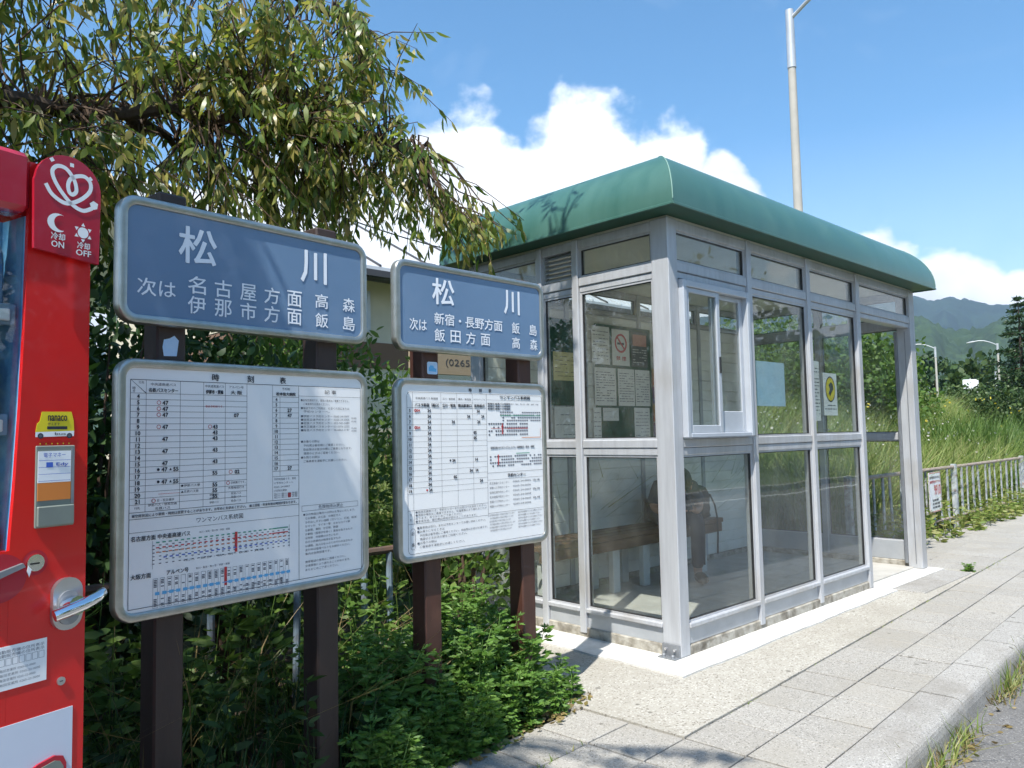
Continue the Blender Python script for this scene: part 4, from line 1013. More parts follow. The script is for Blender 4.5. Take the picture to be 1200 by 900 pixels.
    for m_, z, x0, x1 in (('ink_green', .978, .118, .56), ('ink_red', .963, .118, .56), ('ink_orange', .950, .118, .56), ('ink_blue', .934, .14, .56)):
        b = MB(); x = x0
        while x < x1:
            b.quad(x, min(x + .010, x1), z, z + .0035, YL - .0003); x += .0185
        if m_ in ('ink_green', 'ink_red'): b.quad(.50, .56, z, z + .0035, YL - .0006)
        b.build('route_line', m_, bd)
    b = MB(); x = .116
    for k in range(22):
        if k != 10: b.quad(x, x + .013, .829, .838, YL - .0003)
        b.quad(x, x + .0209, .8325, .8350, YL - .0004) if k % 3 else None
        x += .0209
    b.build('route_line', 'ink_sky', bd)
time_table_one(T1)

S2 = tag(empty('bus_stop_sign', (1.821, 2.571, 0), .036), 'bus stop sign standing closer to the glass shelter, blue header over white timetable', 'bus stop sign', 'bus stop signs on brown posts')
posts(S2, (.165, .748), 'post_brown', 2.015)
header(S2, HB0 + .01, HB1 + .012, [('松', .197, .322, 1.832, 1.946, .022, 0), ('川', .628, .734, 1.832, 1.946, .026, 0), ('次は', .074, .165, 1.711, 1.762, .012, 0),
    ('新宿・長野方面', .207, .615, 1.746, 1.797, .018, 0), ('飯田方面', .207, .535, 1.674, 1.728, .014, .058), ('飯島', .678, .850, 1.744, 1.797, .014, .052), ('高森', .678, .852, 1.674, 1.727, .014, .052)])
T2 = framed_board(S2, 'timetable_board', Z0, Z1, 'sign_white')
def time_table_two(bd):
    g = MB(); L_, Rr, mid = .055, .874, .504; top, bot = 1.456, .797; rows0, rh = 1.391, .0235
    pts = rrect(L_, Rr, bot, top, .018, 4); pin = rrect(L_ + .0015, Rr - .0015, bot + .0015, top - .0015, .0165, 4); n = len(pts)
    g.add([(x, YL, z) for x, z in pts] + [(x, YL, z) for x, z in pin], [(i, (i + 1) % n, (i + 1) % n + n, i + n) for i in range(n)])
    for x in (.085, .237, .327, .419): vline(g, x, .972, top, YL)
    vline(g, mid, .908, top, YL, .0012)
    for k in range(16): hline(g, L_, mid, rows0 - rh * k, YL)
    hline(g, L_, mid, .972, YL, .0012); hline(g, L_, mid, .918, YL, .0012); hline(g, mid, Rr, 1.430, YL); hline(g, mid, Rr, 1.245, YL); hline(g, mid, Rr, 1.103, YL, .0012); hline(g, mid, Rr, 1.072, YL); hline(g, mid, Rr, .925, YL, .0012)
    hline(g, .085, mid, 1.415, YL, .0006); vline(g, .088, .919, .971, YL)
    p = rrect(.068, .092, .815, .90, .011, 4); q = rrect(.0692, .0908, .8162, .8988, .0098, 4); n = len(p)
    g.add([(x, YL, z) for x, z in p] + [(x, YL, z) for x, z in q], [(i, (i + 1) % n, (i + 1) % n + n, i + n) for i in range(n)])
    g.build('rule_lines', 'ink', bd)
    b = SB('heading', 'ink', bd)
    for c, x in (('時', .407), ('刻', .468), ('表', .528)): txt(b, c, x, 1.4705, .0125, .0165, .02)
    txt(b, 'ワンマンバス系統図', .69, 1.4435, .0125, .20, .02); txt(b, '予約センター', .69, 1.0875, .0125, .12, .025)
    txt(b, 'バスタ新宿（南口）', .161, 1.402, .0115, .13, .02); txt(b, '立川・昭島', .282, 1.402, .011, .075, .02); txt(b, '横浜駅東口', .373, 1.402, .011, .08, .02); txt(b, '長野県庁', .461, 1.402, .011, .066, .02)
    txt(b, '記', .080, .88, .012); txt(b, '事', .080, .834, .012); txt(b, '行', .07, .955, .008); txt(b, '先', .07, .935, .008)
    b.build('headings', 'ink', bd)
    b = SB('table_entry', 'ink', bd); txt(b, '中央高速バス 新宿線', .161, 1.43, .0075, .12); txt(b, '立川・飯田線', .282, 1.43, .007, .07); txt(b, '横浜・飯田線', .373, 1.43, .007, .075); txt(b, 'みすずハイウェイバス', .461, 1.43, .007, .07)
    for k in range(15):
        txt(b, str(5 + k), .070, rows0 - rh * (k + .5), .0135, None, .04)
        if k < 14: txt(b, '34', .172, rows0 - rh * (k + .5), .0145, None, .06)
    for h_, x, s_ in ((7, .305, '34'), (14, .305, '34'), (17, .312, '05'), (6, .395, '34'), (16, .405, '34'), (5, .453, '34'), (6, .480, '34'), (7, .455, '24'), (9, .432, '05'), (10, .432, '05'), (14, .438, '14'), (16, .440, '14'), (18, .465, '24'), (19, .175, '34')):
        txt(b, s_, x, rows0 - rh * (h_ - 5 + .5), .0140, None, .06)
    disc(b, .286, rows0 - rh * 9.5, .0045, YL, 12)
    b.build('times', 'ink', bd)
    b = MB()
    for h_ in (5, 8): txt(b, '◎04', .108, rows0 - rh * (h_ - 4.5), .0115, .030, .03)
    disc(b, .156, rows0 - rh * 14.5, .0045, YL, 12); b.quad(.600, .608, 1.275, 1.325, YL); b.quad(.596, .612, 1.306, 1.312, YL); b.quad(.570, .577, 1.137, 1.183, YL)
    for x in np.linspace(.64, .76, 8): b.quad(x, x + .010, 1.299, 1.304, YL)
    hline(b, .53, .775, 1.302, YL, .0018); b.build('red_marks', 'ink_red', bd, kind='stuff')
    b = MB()
    for i, s_ in enumerate(['●座席定員制です。予約センターまたは窓口でお求めください。', '●満席の場合はご乗車できません。交通事情により遅れることが', 'あります。あらかじめご了承ください。', '●年末年始、繁忙期は時刻が変わることがあります。']): txt(b, s_, .094, .964 - i * .0125, .0075, min(.40, .0142 * len(s_)), 0, True)
    for i, s_ in enumerate(['■乗車券は窓口、または予約センターでお買い求めください。', '■お乗りになるときは', '予約席は番号順にご乗車ください。自由席はお並びの順です。', '満席のときは次の便をご利用ください。', '■お降りの際は', 'ご乗車券を運転手にお渡しください。']): txt(b, s_, .102 + (0 if s_[0] == '■' else .012), .900 - i * .0155, .0078, min(.385, .0145 * len(s_)), 0, True)
    for i in range(6):
        txt(b, ('京王高速バスセンター', '伊那バス予約センター', '信南交通予約センター', '松本電鉄予約センター', '長電バス予約センター', '相鉄バス予約センター')[i], .515, 1.056 - i * .0205, .0085, .125, 0, True)
        txt(b, '0265-24-000%d' % (5 + i % 4), .665, 1.058 - i * .0205, .0085, .12, 0, True)
        if i % 2 == 0: txt(b, '10-18', .80, 1.058 - i * .0205, .008, .045, .01, True)
    for i in range(6): txt(b, '次の物品は車内への持込を禁止いたします', .51 + .004 * (i % 2), .915 - i * .0135, .0066, .16 - .012 * (i % 3), 0, True); txt(b, '走行中は座席ベルトをお締めください', .695, .915 - i * .0135, .0066, .165 - .015 * (i % 2), 0, True)
    for i in range(3): txt(b, '新宿行 高速バス停留所', .512, 1.413 - i * .0115, .0065, .145, .03, True)
    txt(b, '松川・飯島・駒ヶ根・伊那・辰野・新宿', .66, 1.413, .0055, .19, 0, True); txt(b, '長野方面 みすずハイウェイバス（長野県庁・松本・伊那）', .525, 1.215, .0075, .29, .01, True)
    for r_, (x0, x1, z0, z1) in enumerate(((.59, .86, 1.335, 1.385), (.515, .775, 1.27, 1.335), (.52, .865, 1.13, 1.185))):
        for x in np.arange(x0, x1, .0145):
            for q in range(4): b.quad(x, x + .010, z0 + (z1 - z0) * q / 4, z0 + (z1 - z0) * (q + .45) / 4, YL) if random.random() < .8 else None
    b.build('small_print', 'ink_grey', bd, kind='stuff')
    b = MB(); hline(b, .59, .86, 1.36, YL - .0004, .003); hline(b, .69, .78, 1.186, YL - .0004, .0035); b.build('route_line', 'ink_green', bd)
    b = MB(); hline(b, .73, .86, 1.258, YL - .0004, .003); vline(b, .86, 1.258, 1.30, YL - .0004, .002); b.build('route_line', 'ink_orange', bd)
time_table_two(T2)
# stickers on the posts, showing in the gap between the boards
b = MB(); b.poly([(.150, 1.528), (.190, 1.530), (.196, 1.578), (.182, 1.592), (.168, 1.583), (.150, 1.578), (.146, 1.556)], .0370)
b.build('torn_sticker', 'sticker_blue', S1)
b = MB(); b.prism(rrect(.190, .246, 1.535, 1.588, .008, 4), .0365, .0379); st = b.build('round_cornered_sticker', 'sticker_blue', S2)
b = MB(); b.poly([(.198, 1.548), (.238, 1.546), (.240, 1.558), (.228, 1.562), (.222, 1.572), (.206, 1.573), (.198, 1.562)], .0361); b.build('car_print', 'ink_sky', st)

# ------------------------------------------------------------------ vending machine
VM = tag(empty('vending_machine', (.446, 1.65, 0), R(16)), 'red drinks vending machine with a chrome handle at the left edge', 'vending machine')
def vp(name, m, boxes, c=.004, parent=VM, smooth=False):
    b = MB()
    for bx in boxes: b.box(*bx, c=c)
    return b.build(name, m, parent, smooth)
vp('cabinet', 'red_paint', [(-1.0, -.002, .095, .10, 0.03, 1.79), (-1.0, -.97, .10, .72, .03, 1.79), (-.032, -.002, .10, .72, .03, 1.79), (-.97, -.032, .70, .72, .03, 1.79), (-.97, -.032, .10, .70, 1.75, 1.79), (-.97, -.032, .10, .70, .03, .10)], c=.003)
vp('foot', 'dark_plastic', [(-.97, -.90, .1, .2, -.02, .03)]); vp('foot', 'dark_plastic', [(-.10, -.03, .1, .2, -.02, .03)]); vp('foot', 'dark_plastic', [(-.97, -.90, .6, .7, -.02, .03)]); vp('foot', 'dark_plastic', [(-.10, -.03, .6, .7, -.02, .03)])
edge = [(-.138, 1.085), (-.131, 1.20), (-.1245, 1.34), (-.120, 1.48), (-.117, 1.690)]
b = MB(); b.prism([(0, .04), (0, 1.79), (-.117, 1.79)] + edge[::-1] + [(-.138, .04)], 0, .010)
door = b.build('door', 'red_paint', VM)
vp('door_frame', 'red_paint', [(-.1, 0, .0105, .060, .04, 1.79)], c=0)
b = MB(); n = len(edge)
b.add([(x + .001, .0105, z) for x, z in edge] + [(x + .001, .094, z) for x, z in edge], [(i, i + 1, i + n + 1, i + n) for i in range(n - 1)]); b.build('display_liner', 'display_blue', VM)
vp('lower_door', 'red_paint', [(-1.0, -.1383, 0, .060, .04, 1.085)], c=0); vp('left_stile', 'red_paint', [(-1.0, -.88, 0, .060, 1.0855, 1.79)], c=.003)
vp('header', 'red_print', [(-1.004, -.1185, -.012, .058, 1.692, 1.802)], c=.01)
for z in (1.02, .94, .86, .5): vp('hinge', 'print_white', [(.0005, .006, .012, .03, z - .012, z + .012)], c=.001)
# display window with bottles
vp('display_back', 'display_blue', [(-.88, -.105, .09, .094, 1.087, 1.69)], c=0)
b = MB(); b.prism([(x - .0005, z) for x, z in edge] + [(-.8795, 1.690), (-.8795, 1.086)], .014, .018); b.build('display_glass', 'glass_thin', VM)
bm_ = MB(); bm_.lathe([(.024, 0), (.027, .006), (.027, .10), (.025, .12), (.013, .155), (.013, .172)], 0, 0, 14)
bme = {}
for m_ in ('bottle_blue', 'bottle_clear'):
    me = bpy.data.meshes.new('bottle'); me.from_pydata(bm_.v, [], bm_.f); me.materials.append(MATS[m_]); me.polygons.foreach_set('use_smooth', [True] * len(me.polygons)); bme[m_] = me
for r_, z in enumerate((1.092, 1.292, 1.492)):
    sh = vp('shelf', 'panel_pale', [(-.8795, -.141 + .0095 * r_, .03, .089, z, z + .012)], c=0)
    rail_ = vp('price_rail', 'vm_inside', [(-.8795, -.142 + .0095 * r_, .024, .039, z - .004, z + .034)], c=.002)
    for k in range(10):
        x = -.175 + .008 * r_ - k * .071
        o = link('bottle', bme['bottle_blue' if (k + r_) % 3 else 'bottle_clear'], VM, (x, .0585, z + .0125))
        vp('price_button', 'print_white', [(x - .024, x + .024, .0185, .0238, z + .002, z + .024)], c=.002, parent=rail_)
# badge with its emblem
def bz(x, y): return (-.117 + (x - 160) / 295 * .124, 1.814 - (y - 65) / 495 * .197)
arch = [bz(160, 535), bz(450, 560), bz(455, 240)] + [bz(307 + 148 * math.cos(R(a)), 213 - 148 * math.sin(R(a))) for a in range(8, 180, 12)] + [bz(155, 213)]
b = MB(); b.prism(arch, -.020, -.0125); badge = b.build('badge', 'red_print', VM)
def catmull(P, n=8):
    out = []
    for i in range(len(P) - 1):
        p0, p1, p2, p3 = P[max(i - 1, 0)], P[i], P[i + 1], P[min(i + 2, len(P) - 1)]
        for k in range(n):
            t = k / n
            out.append(tuple(.5 * ((2 * p1[a]) + (-p0[a] + p2[a]) * t + (2 * p0[a] - 5 * p1[a] + 4 * p2[a] - p3[a]) * t * t + (-p0[a] + 3 * p1[a] - 3 * p2[a] + p3[a]) * t ** 3) for a in (0, 1)))
    return out + [P[-1]]
def ribbon(b, pts, w, y):
    pts = [Vector((p[0], p[1])) for p in pts]; vs = []
    for i, p in enumerate(pts):
        d = (pts[min(i + 1, len(pts) - 1)] - pts[max(i - 1, 0)]).normalized(); n = Vector((-d.y, d.x)) * w / 2
        vs += [(p.x + n.x, y, p.y + n.y), (p.x - n.x, y, p.y - n.y)]
    b.add(vs, [(2 * i, 2 * i + 1, 2 * i + 3, 2 * i + 2) for i in range(len(pts) - 1)])
b = MB(); YB = -.0212
ribbon(b, catmull([bz(*p) for p in ((202, 225), (232, 270), (290, 296), (350, 268), (398, 215), (403, 170), (378, 145), (345, 150), (312, 172), (300, 205), (306, 238), (322, 246), (338, 222), (326, 172), (290, 130), (252, 128), (230, 155), (238, 195), (270, 245), (320, 295), (370, 312), (412, 290))]), .0075, YB)
for p, q in (((222, 98), (232, 112)), ((316, 96), (316, 114)), ((408, 142), (394, 156))): ribbon(b, [bz(*p), bz(*q)], .0075, YB - .0001)
b.poly([bz(400, 268), bz(418, 252), bz(440, 262), bz(436, 288), bz(412, 298)], YB - .0002)
b.build('heart_emblem', 'print_white', badge)
b = MB(); mc = bz(258, 398); pts = []
for a in range(60, 301, 15): pts.append((mc[0] + .0195 * math.cos(R(a)), mc[1] + .0175 * math.sin(R(a))))
for a in range(285, 74, -15): pts.append((mc[0] + .0075 + .0145 * math.cos(R(a)), mc[1] + .0010 + .0145 * math.sin(R(a))))
for i in range(len(pts) // 2 - 1):
    j = len(pts) - 1 - i; b.poly([pts[i], pts[i + 1], pts[j - 1], pts[j]][::1], YB)
b.build('moon_emblem', 'print_white', badge)
b = MB(); sc_ = bz(372, 420); disc(b, sc_[0], sc_[1], .0105, YB, 20)
for a in range(0, 360, 60):
    a += 30; c_, s_ = math.cos(R(a)), math.sin(R(a)); b.poly([(sc_[0] + .0125 * c_ - .004 * s_, sc_[1] + .0125 * s_ + .004 * c_), (sc_[0] + .0125 * c_ + .004 * s_, sc_[1] + .0125 * s_ - .004 * c_), (sc_[0] + .019 * c_, sc_[1] + .019 * s_)], YB)
b.build('sun_emblem', 'print_white', badge)
b = SB('lettering', 'print_white', badge)
def vtext(s_, x0, y0, x1, y1, bold=.0):
    p, q = bz(x0, y1), bz(x1, y0); put_text(b, s_, p[0], q[0], p[1], q[1], YB, bold)
vtext('冷却', 228, 446, 290, 480, .02); vtext('ON', 230, 485, 286, 515, .02); vtext('冷却', 345, 466, 404, 500, .02); vtext('OFF', 340, 504, 410, 533, .02)
b.build('lettering', 'print_white', badge)
# bus-shaped sticker
def vz(x, y): return (-.098 + (x - 187) / 201 * .071, 1.331 - (y - 188) / 142 * .050)
b = MB(); b.prism([vz(*p) for p in ((187, 296), (388, 290), (384, 235), (372, 188), (218, 190), (208, 240), (195, 252))], -.0012, -.0004); stk = b.build('bus_sticker', 'sticker_yellow', VM)
b = MB(); b.poly([vz(*p) for p in ((186, 322), (386, 318), (388, 290), (186, 296))], -.0014); b.build('sticker_sill', 'print_white', stk)
b = MB(); put_text(b, 'nanaco', *[f for f in (vz(248, 238)[0], vz(348, 208)[0])], vz(248, 238)[1], vz(348, 208)[1], -.0016, .02); put_text(b, '使えます', vz(248, 262)[0], vz(310, 246)[0], vz(248, 262)[1], vz(310, 246)[1], -.0016)
b.quad(vz(245, 0)[0], vz(350, 0)[0], vz(0, 282)[1], vz(0, 266)[1], -.0015); 
for x in (212, 362): disc(b, *vz(x, 316), .0052, -.0018, 14)
b.build('sticker_print', 'ink', stk)
b = MB(); put_text(b, 'bus', vz(285, 312)[0], vz(342, 298)[0], vz(285, 312)[1], vz(342, 298)[1], -.0016, .01); 
for x in (212, 362): disc(b, *vz(x, 316), .003, -.002, 12)
b.build('sticker_detail', 'ink_grey', stk)
# note slot
ns = vp('bill_validator', 'grey_plastic', [(-.098, -.026, -.004, -.0003, 1.119, 1.268)], c=.002)
vp('payment_card', 'print_white', [(-.0945, -.0345, -.0052, -.0042, 1.2005, 1.258)], c=0, parent=ns); vp('payment_card', 'sticker_orange', [(-.0945, -.0345, -.0054, -.0042, 1.168, 1.2)], c=0, parent=ns)
vp('card_window', 'galvanised', [(-.0335, -.0285, -.006, -.0042, 1.160, 1.262)], c=0, parent=ns)
vp('slot_plate', 'grey_plastic', [(-.096, -.028, -.009, -.0043, 1.121, 1.158)], c=.002, parent=ns)
b = MB()
for k in range(4): hline(b, -.0935, -.0355, 1.2035 + k * .0125, -.0056, .0007)
put_text(b, '電子マネー', -.085, -.045, 1.2465, 1.2545, -.0056); put_text(b, 'Edy', -.062, -.040, 1.2290, 1.2365, -.0056, .02); b.quad(-.080, -.068, 1.228, 1.2375, -.0056); b.quad(-.072, -.056, 1.2415, 1.2500, -.0057) if False else None
b.build('card_print', 'ink_blue', ns)
b = MB(); put_text(b, '・・・・・・', -.09, -.035, 1.270, 1.273, -.0004); b.build('slot_caption', 'sticker_yellow', ns)
# coin return button, coin slot bezel
b = MB(); b.prism([(-.094 + .015 * math.cos(R(a)), 1.058 + .015 * math.sin(R(a))) for a in range(0, 360, 15)], -.004, -.0003); cr_ = b.build('coin_slot', 'chrome', VM)
vp('slot_cut', 'dark_plastic', [(-.104, -.088, -.0048, -.0041, 1.0555, 1.0585)], c=0, parent=cr_)
b = MB(); disc_ring(b, -.094, 1.058, .0165, .0225, -.0006, 28); b.build('slot_ring', 'red_print', VM)
b = MB(); b.prism([(-.158 + .046 * math.cos(R(a)), 1.040 + .042 * math.sin(R(a))) for a in range(0, 360, 10)], -.008, -.0003); rl = b.build('return_lever_dish', 'red_print', VM)
b = MB(); b.prism([(-.20, 1.028), (-.118, 1.055), (-.122, 1.062), (-.20, 1.042)], -.016, -.0083); b.build('return_lever', 'galvanised', rl)
b = MB(); b.prism([(-.108, 1.035), (-.104, 1.048), (-.110, 1.056), (-.112, 1.046)], -.0090, -.0083); b.build('arrow_print', 'print_white', rl)
# chrome swing handle
b = MB(); b.prism(rrect(-.0655, -.0105, .928, 1.023, .026, 7), -.010, -.0003); hd = b.build('handle_plate', 'key_steel', VM, smooth=True)
b = MB(); b.prism(rrect(-.057, -.019, .938, 1.000, .018, 6), -.0145, -.0101); b.build('handle_boss', 'galvanised', hd, smooth=True)
b = MB(); b.tube([(-.040, -.012, .974), (-.040, -.045, .976)], .017, 14); b.build('handle_neck', 'chrome', hd, smooth=True)
b = MB(); b.tube([(-.080, -.040, .964), (-.06, -.044, .969), (-.03, -.046, .976), (-.004, -.044, .983), (.010, -.038, .990), (.014, -.034, .993)], [.0105, .0115, .0115, .0108, .0095, .006], 14); b.build('handle_bar', 'chrome', hd, smooth=True)
# label, key lock, pale lower panel with the take-out opening
vp('instruction_label', 'print_white', [(-.16, -.0705, -.0012, -.0003, .846, .921)], c=0)
b = MB()
for z in (.912, .905): put_text(b, '自動販売機の住所表示', -.155, -.075, z - .003, z + .003, -.0014)
for k in range(7): 
    x = -.152 + k * .0112
    for (a0, a1, c0, c1) in ((x, x + .0095, .8995, .9000), (x, x + .0095, .8875, .888), (x, x + .0006, .888, .9), (x + .009, x + .0096, .888, .9)): b.quad(a0, a1, c0, c1, -.0014)
for i, z in enumerate((.880, .872, .864, .856)): put_text(b, '飯田営業所 0265-22-0000', -.15, -.09 + .008 * (i % 2), z - .0024, z + .0024, -.0014)
b.build('label_print', 'ink_grey', VM)
b = MB(); b.prism([(-.044 + .0075 * math.cos(R(a)), .836 + .0075 * math.sin(R(a))) for a in range(0, 360, 18)], -.003, -.0003); k_ = b.build('key_lock', 'key_steel', VM)
vp('key_hole', 'dark_plastic', [(-.047, -.041, -.0036, -.0031, .8352, .8368)], c=0, parent=k_)
vp('front_panel', 'panel_pale', [(-.86, -.0215, -.0015, -.0003, .30, .785)], c=0)
b = MB(); b.prism([(-.75, .56), (-.034, .56), (-.034, .688), (-.040, .702), (-.055, .7075), (-.085, .702), (-.115, .688), (-.135, .66), (-.75, .66)], -.006, -.0016); tk = b.build('takeout_bezel', 'red_print', VM)
b = MB(); b.prism([(-.74, .565), (-.040, .565), (-.040, .684), (-.046, .695), (-.056, .699), (-.083, .694), (-.110, .682), (-.128, .652), (-.74, .652)], -.0075, -.0061); b.build('takeout_flap', 'grey_plastic', tk)
vp('side_lock_strip', 'print_white', [(.0005, .004, .02, .05, .90, .915)], c=0)

# ------------------------------------------------------------------ fences, lamp posts, house
def th(x, y):
    s_, t_ = PI_(x, y); return float(terrain_h(np.array([s_]), np.array([t_]))[0])
fr_ = tag(empty('picket_fence', (7.75, 3.25, 0)), 'low fence of flaking white pickets and a rusty rail right of the shelter', 'fence')
b = MB(); b.tube([(-.2, 0, .765), (1.5, -.004, .768), (3.2, .006, .764), (5.95, 0, .768)], .021, 8); b.build('top_rail', 'rust', fr_, smooth=True)
b = MB(); b.tube([(-.2, 0, .15), (6.2, 0, .16)], .015, 8); b.build('bottom_rail', 'rust', fr_, smooth=True)
pk = MB(); pk.box(-.021, .021, -.008, .008, 0, .655, c=.003); pme = bpy.data.meshes.new('picket'); pme.from_pydata(pk.v, [], pk.f); pme.materials.append(MATS['picket_paint'])
for k in range(25):
    o = link('picket', pme, fr_, (k * .25 + random.uniform(-.01, .01) - .05, random.uniform(-.005, .005), .10)); o.rotation_euler = (random.uniform(-.02, .02), random.uniform(-.035, .035), random.uniform(-.2, .2))
for x in (-.15, 2.95, 6.05):
    b = MB(); b.box(x - .03, x + .03, -.03, .03, -.1, .80, c=.005); b.build('post', 'picket_paint', fr_)
fl_ = tag(empty('pipe_fence', (-2.2, 3.35, 0)), 'old pipe fence with a rusty rail behind the bus stop signs', 'fence')
b = MB(); b.tube([(0, 0, .70), (2, .004, .705), (4.75, 0, .70)], .020, 8); b.build('top_rail', 'rail_brown', fl_, smooth=True)
for x in (.35, .72, 1.1, 1.48, 1.85, 2.22, 2.6, 2.98, 3.35, 3.61, 3.99, 4.36, 4.52, 4.70):
    b = MB(); b.tube([(x, 0, -.1), (x + random.uniform(-.02, .02), random.uniform(-.02, .02), .69)], .017, 8); b.build('pipe', 'pipe_blue', fl_, smooth=True)

# small notice on the fence beside the shelter
nb = tag(empty('fence_notice', (9.62, 3.19, .28), R(3)), 'white notice with red number 9910 fixed to the fence', 'sign')
b = MB(); b.prism(rrect(0, .47, 0, .46, .03, 4), 0, .004); pl = b.build('plate', 'print_white', nb)
b = MB(); n_ = 0; p = rrect(0.002, .468, .002, .458, .028, 4); q = rrect(.014, .456, .014, .446, .018, 4); n_ = len(p)
b.add([(x, -.0008, z) for x, z in p] + [(x, -.0008, z) for x, z in q], [(i, (i + 1) % n_, (i + 1) % n_ + n_, i + n_) for i in range(n_)]); b.build('border', 'paper_pink', nb)
b = SB('red_lettering', 'ink_red', nb); put_text(b, '9910', .20, .445, .19, .315, -.001, .02); put_text(b, '道路緊急ダイヤル', .04, .44, .335, .365, -.001, .01); b.build('red_lettering', 'ink_red', nb)
b = SB('dark_lettering', 'ink', nb); put_text(b, '道の異状を見つけたら', .04, .44, .385, .415, -.001, .01)
for k in range(3): put_text(b, '国土交通省 長野県', .12, .40 - .05 * (k == 2), .045 + .04 * k, .07 + .04 * k, -.001, .01)
b.build('dark_lettering', 'ink', nb)

def street_lamp(name, base, h, arm, dirv, label, r0=.10, r1=.055, group=None, droop=.15):
    o = tag(empty(name, base), label, 'street lamp', group)
    d = Vector((dirv[0], dirv[1], 0)).normalized()
    b = MB(); b.tube([(0, 0, -.5), (0, 0, h * .5), (0, 0, h - .95)], [r0, (r0 + r1) / 2, r1 * 1.08], 12); b.build('pole', 'lamp_concrete', o, smooth=True)
    b = MB(); b.tube([(0, 0, h - .96), (0, 0, h)], [r1 * 1.25, r1 * 1.15], 12); b.build('pole_cap', 'lamp_steel', o, smooth=True)
    pts = [d * (arm * t) + Vector((0, 0, h - .16 + .42 * math.sin(t * 2.2) * arm / 1.6)) for t in (0, .15, .35, .55, .75, .9)]
    b = MB(); b.tube(pts, [r1 * .55] * 5 + [r1 * .5], 8); b.build('arm', 'lamp_steel', o, smooth=True)
    e = pts[-1]; b = MB(); f = arm * .36
    up = Vector((0, 0, 1)); sd = d.cross(up)
    vs = []
    for t, w, zz in ((0, .05, .035), (.25, .12, .06), (.7, .13, .055), (1.0, .06, .02)):
        c = e + d * (f * t) - up * (.10 * t); vs += [c + sd * w * .9 - up * zz, c + sd * w + up * 0, c + sd * w * .55 + up * zz, c - sd * w * .55 + up * zz, c - sd * w + up * 0, c - sd * w * .9 - up * zz]
    fs = []
    for i in range(3):
        for k in range(6): fs.append((i * 6 + k, i * 6 + (k + 1) % 6, i * 6 + 6 + (k + 1) % 6, i * 6 + 6 + k))
    fs += [tuple(range(6))[::-1], tuple(range(18, 24))]
    b.add(vs, fs); b.build('lamp_head', 'lamp_steel', o, smooth=True)
    return o
street_lamp('street_lamp', (11.68, 5.57, th(11.68, 5.57)), 8.0 - th(11.68, 5.57), 1.7, (-.05, -1), 'tall street lamp on a beige pole rising behind the shelter roof', r0=.088, r1=.056)
street_lamp('street_lamp', (76.5, 24.2, .4), 8.1, 1.9, (-.35, 1), 'far street lamp left of the dark conifer, nearer the shelter', .10, .08, 'far street lamps')
street_lamp('street_lamp', (79.5, 20.0, .4), 8.2, 1.9, (-.35, 1), 'far street lamp standing just beside the dark conifer', .10, .08, 'far street lamps')
for x, y, h_, lb in ((58, 18.9, 4.3, 'thin pale pole in the field between the two far lamps'), (60, 15.3, 4.9, 'thin pale pole in the field in front of the conifer')):
    o = tag(empty('marker_pole', (x, y, .5)), lb, 'pole'); b = MB(); b.tube([(0, 0, 0), (0, 0, h_ - .5)], .07, 8); b.build('pole', 'lamp_steel', o, smooth=True)
o = tag(empty('road_sign', (52, 14.6, .5), R(-60)), 'small white road sign with two plates far across the field', 'sign')
for z, hh in ((3.0, .55), (2.35, .45)):
    b = MB(); b.prism(rrect(-.42, .42, z, z + hh, .06, 4), 0, .03); b.build('plate', 'print_white', o)
b = MB(); b.tube([(0, .06, 0), (0, .06, 3.6)], .05, 8); b.build('pole', 'lamp_steel', o, smooth=True)

# house behind the hedge
hs = tag(empty('house', (5.2, 12.0, 0)), 'beige house with a pale metal roof behind the hedge', 'house')
def hp(name, m, bx, parent=hs, c=0.0):
    b = MB(); b.box(*bx, c=c); return b.build(name, m, parent)
hp('wall', 'house_wall', (0, 11.5, 0, 6.0, 3.02, 4.15)); hp('lower_wall', 'house_brown', (.01, 11.49, -.04, 5.9, 2.55, 3.015)); hp('ground_wall', 'house_wall', (0, 11.5, 0.0, 6, -.2, 2.545))
b = MB(); e = .7
rf_pts = [(-e, -e, 4.16), (11.5 + e, -e, 4.16), (11.5 + e, 3.0, 6.1), (-e, 3.0, 6.1), (-e, 6 + e, 4.16), (11.5 + e, 6 + e, 4.16)]
b.add(rf_pts + [(x, y, z + .10) for x, y, z in rf_pts], [(6, 7, 8, 9), (9, 8, 11, 10), (0, 3, 2, 1), (3, 4, 5, 2), (0, 1, 7, 6), (4, 10, 11, 5), (0, 6, 9, 3), (3, 9, 10, 4), (1, 2, 8, 7), (2, 5, 11, 8)])
rf = b.build('roof', 'house_roof', hs)
for k in range(25):
    x = -.65 + k * .52; b = MB(); b.add([(x, -e, 4.265), (x + .04, -e, 4.265), (x + .04, 3, 6.205), (x, 3, 6.205), (x, -e, 4.30), (x + .04, -e, 4.30), (x + .04, 3, 6.24), (x, 3, 6.24)], [(0, 1, 5, 4), (4, 5, 6, 7), (0, 4, 7, 3), (1, 2, 6, 5)]); b.build('roof_seam', 'house_dark' if k % 3 == 0 else 'house_roof', rf)
hp('gutter', 'house_dark', (-.75, 12.25, -.82, -.72, 4.06, 4.17))
for x in (1.0, 4.2, 7.4):
    w_ = hp('window', 'sash', (x, x + 1.7, -.05, -.002, 3.2, 3.95)); hp('pane', 'display_blue', (x + .08, x + 1.62, -.06, -.052, 3.27, 3.88), w_)
for x in (.8, 3.5, 6.2, 8.9):
    w_ = hp('window', 'sash', (x, x + 1.6, -.05, -.002, .5, 2.2)); hp('pane', 'house_dark', (x + .08, x + 1.52, -.06, -.052, .58, 2.12), w_)
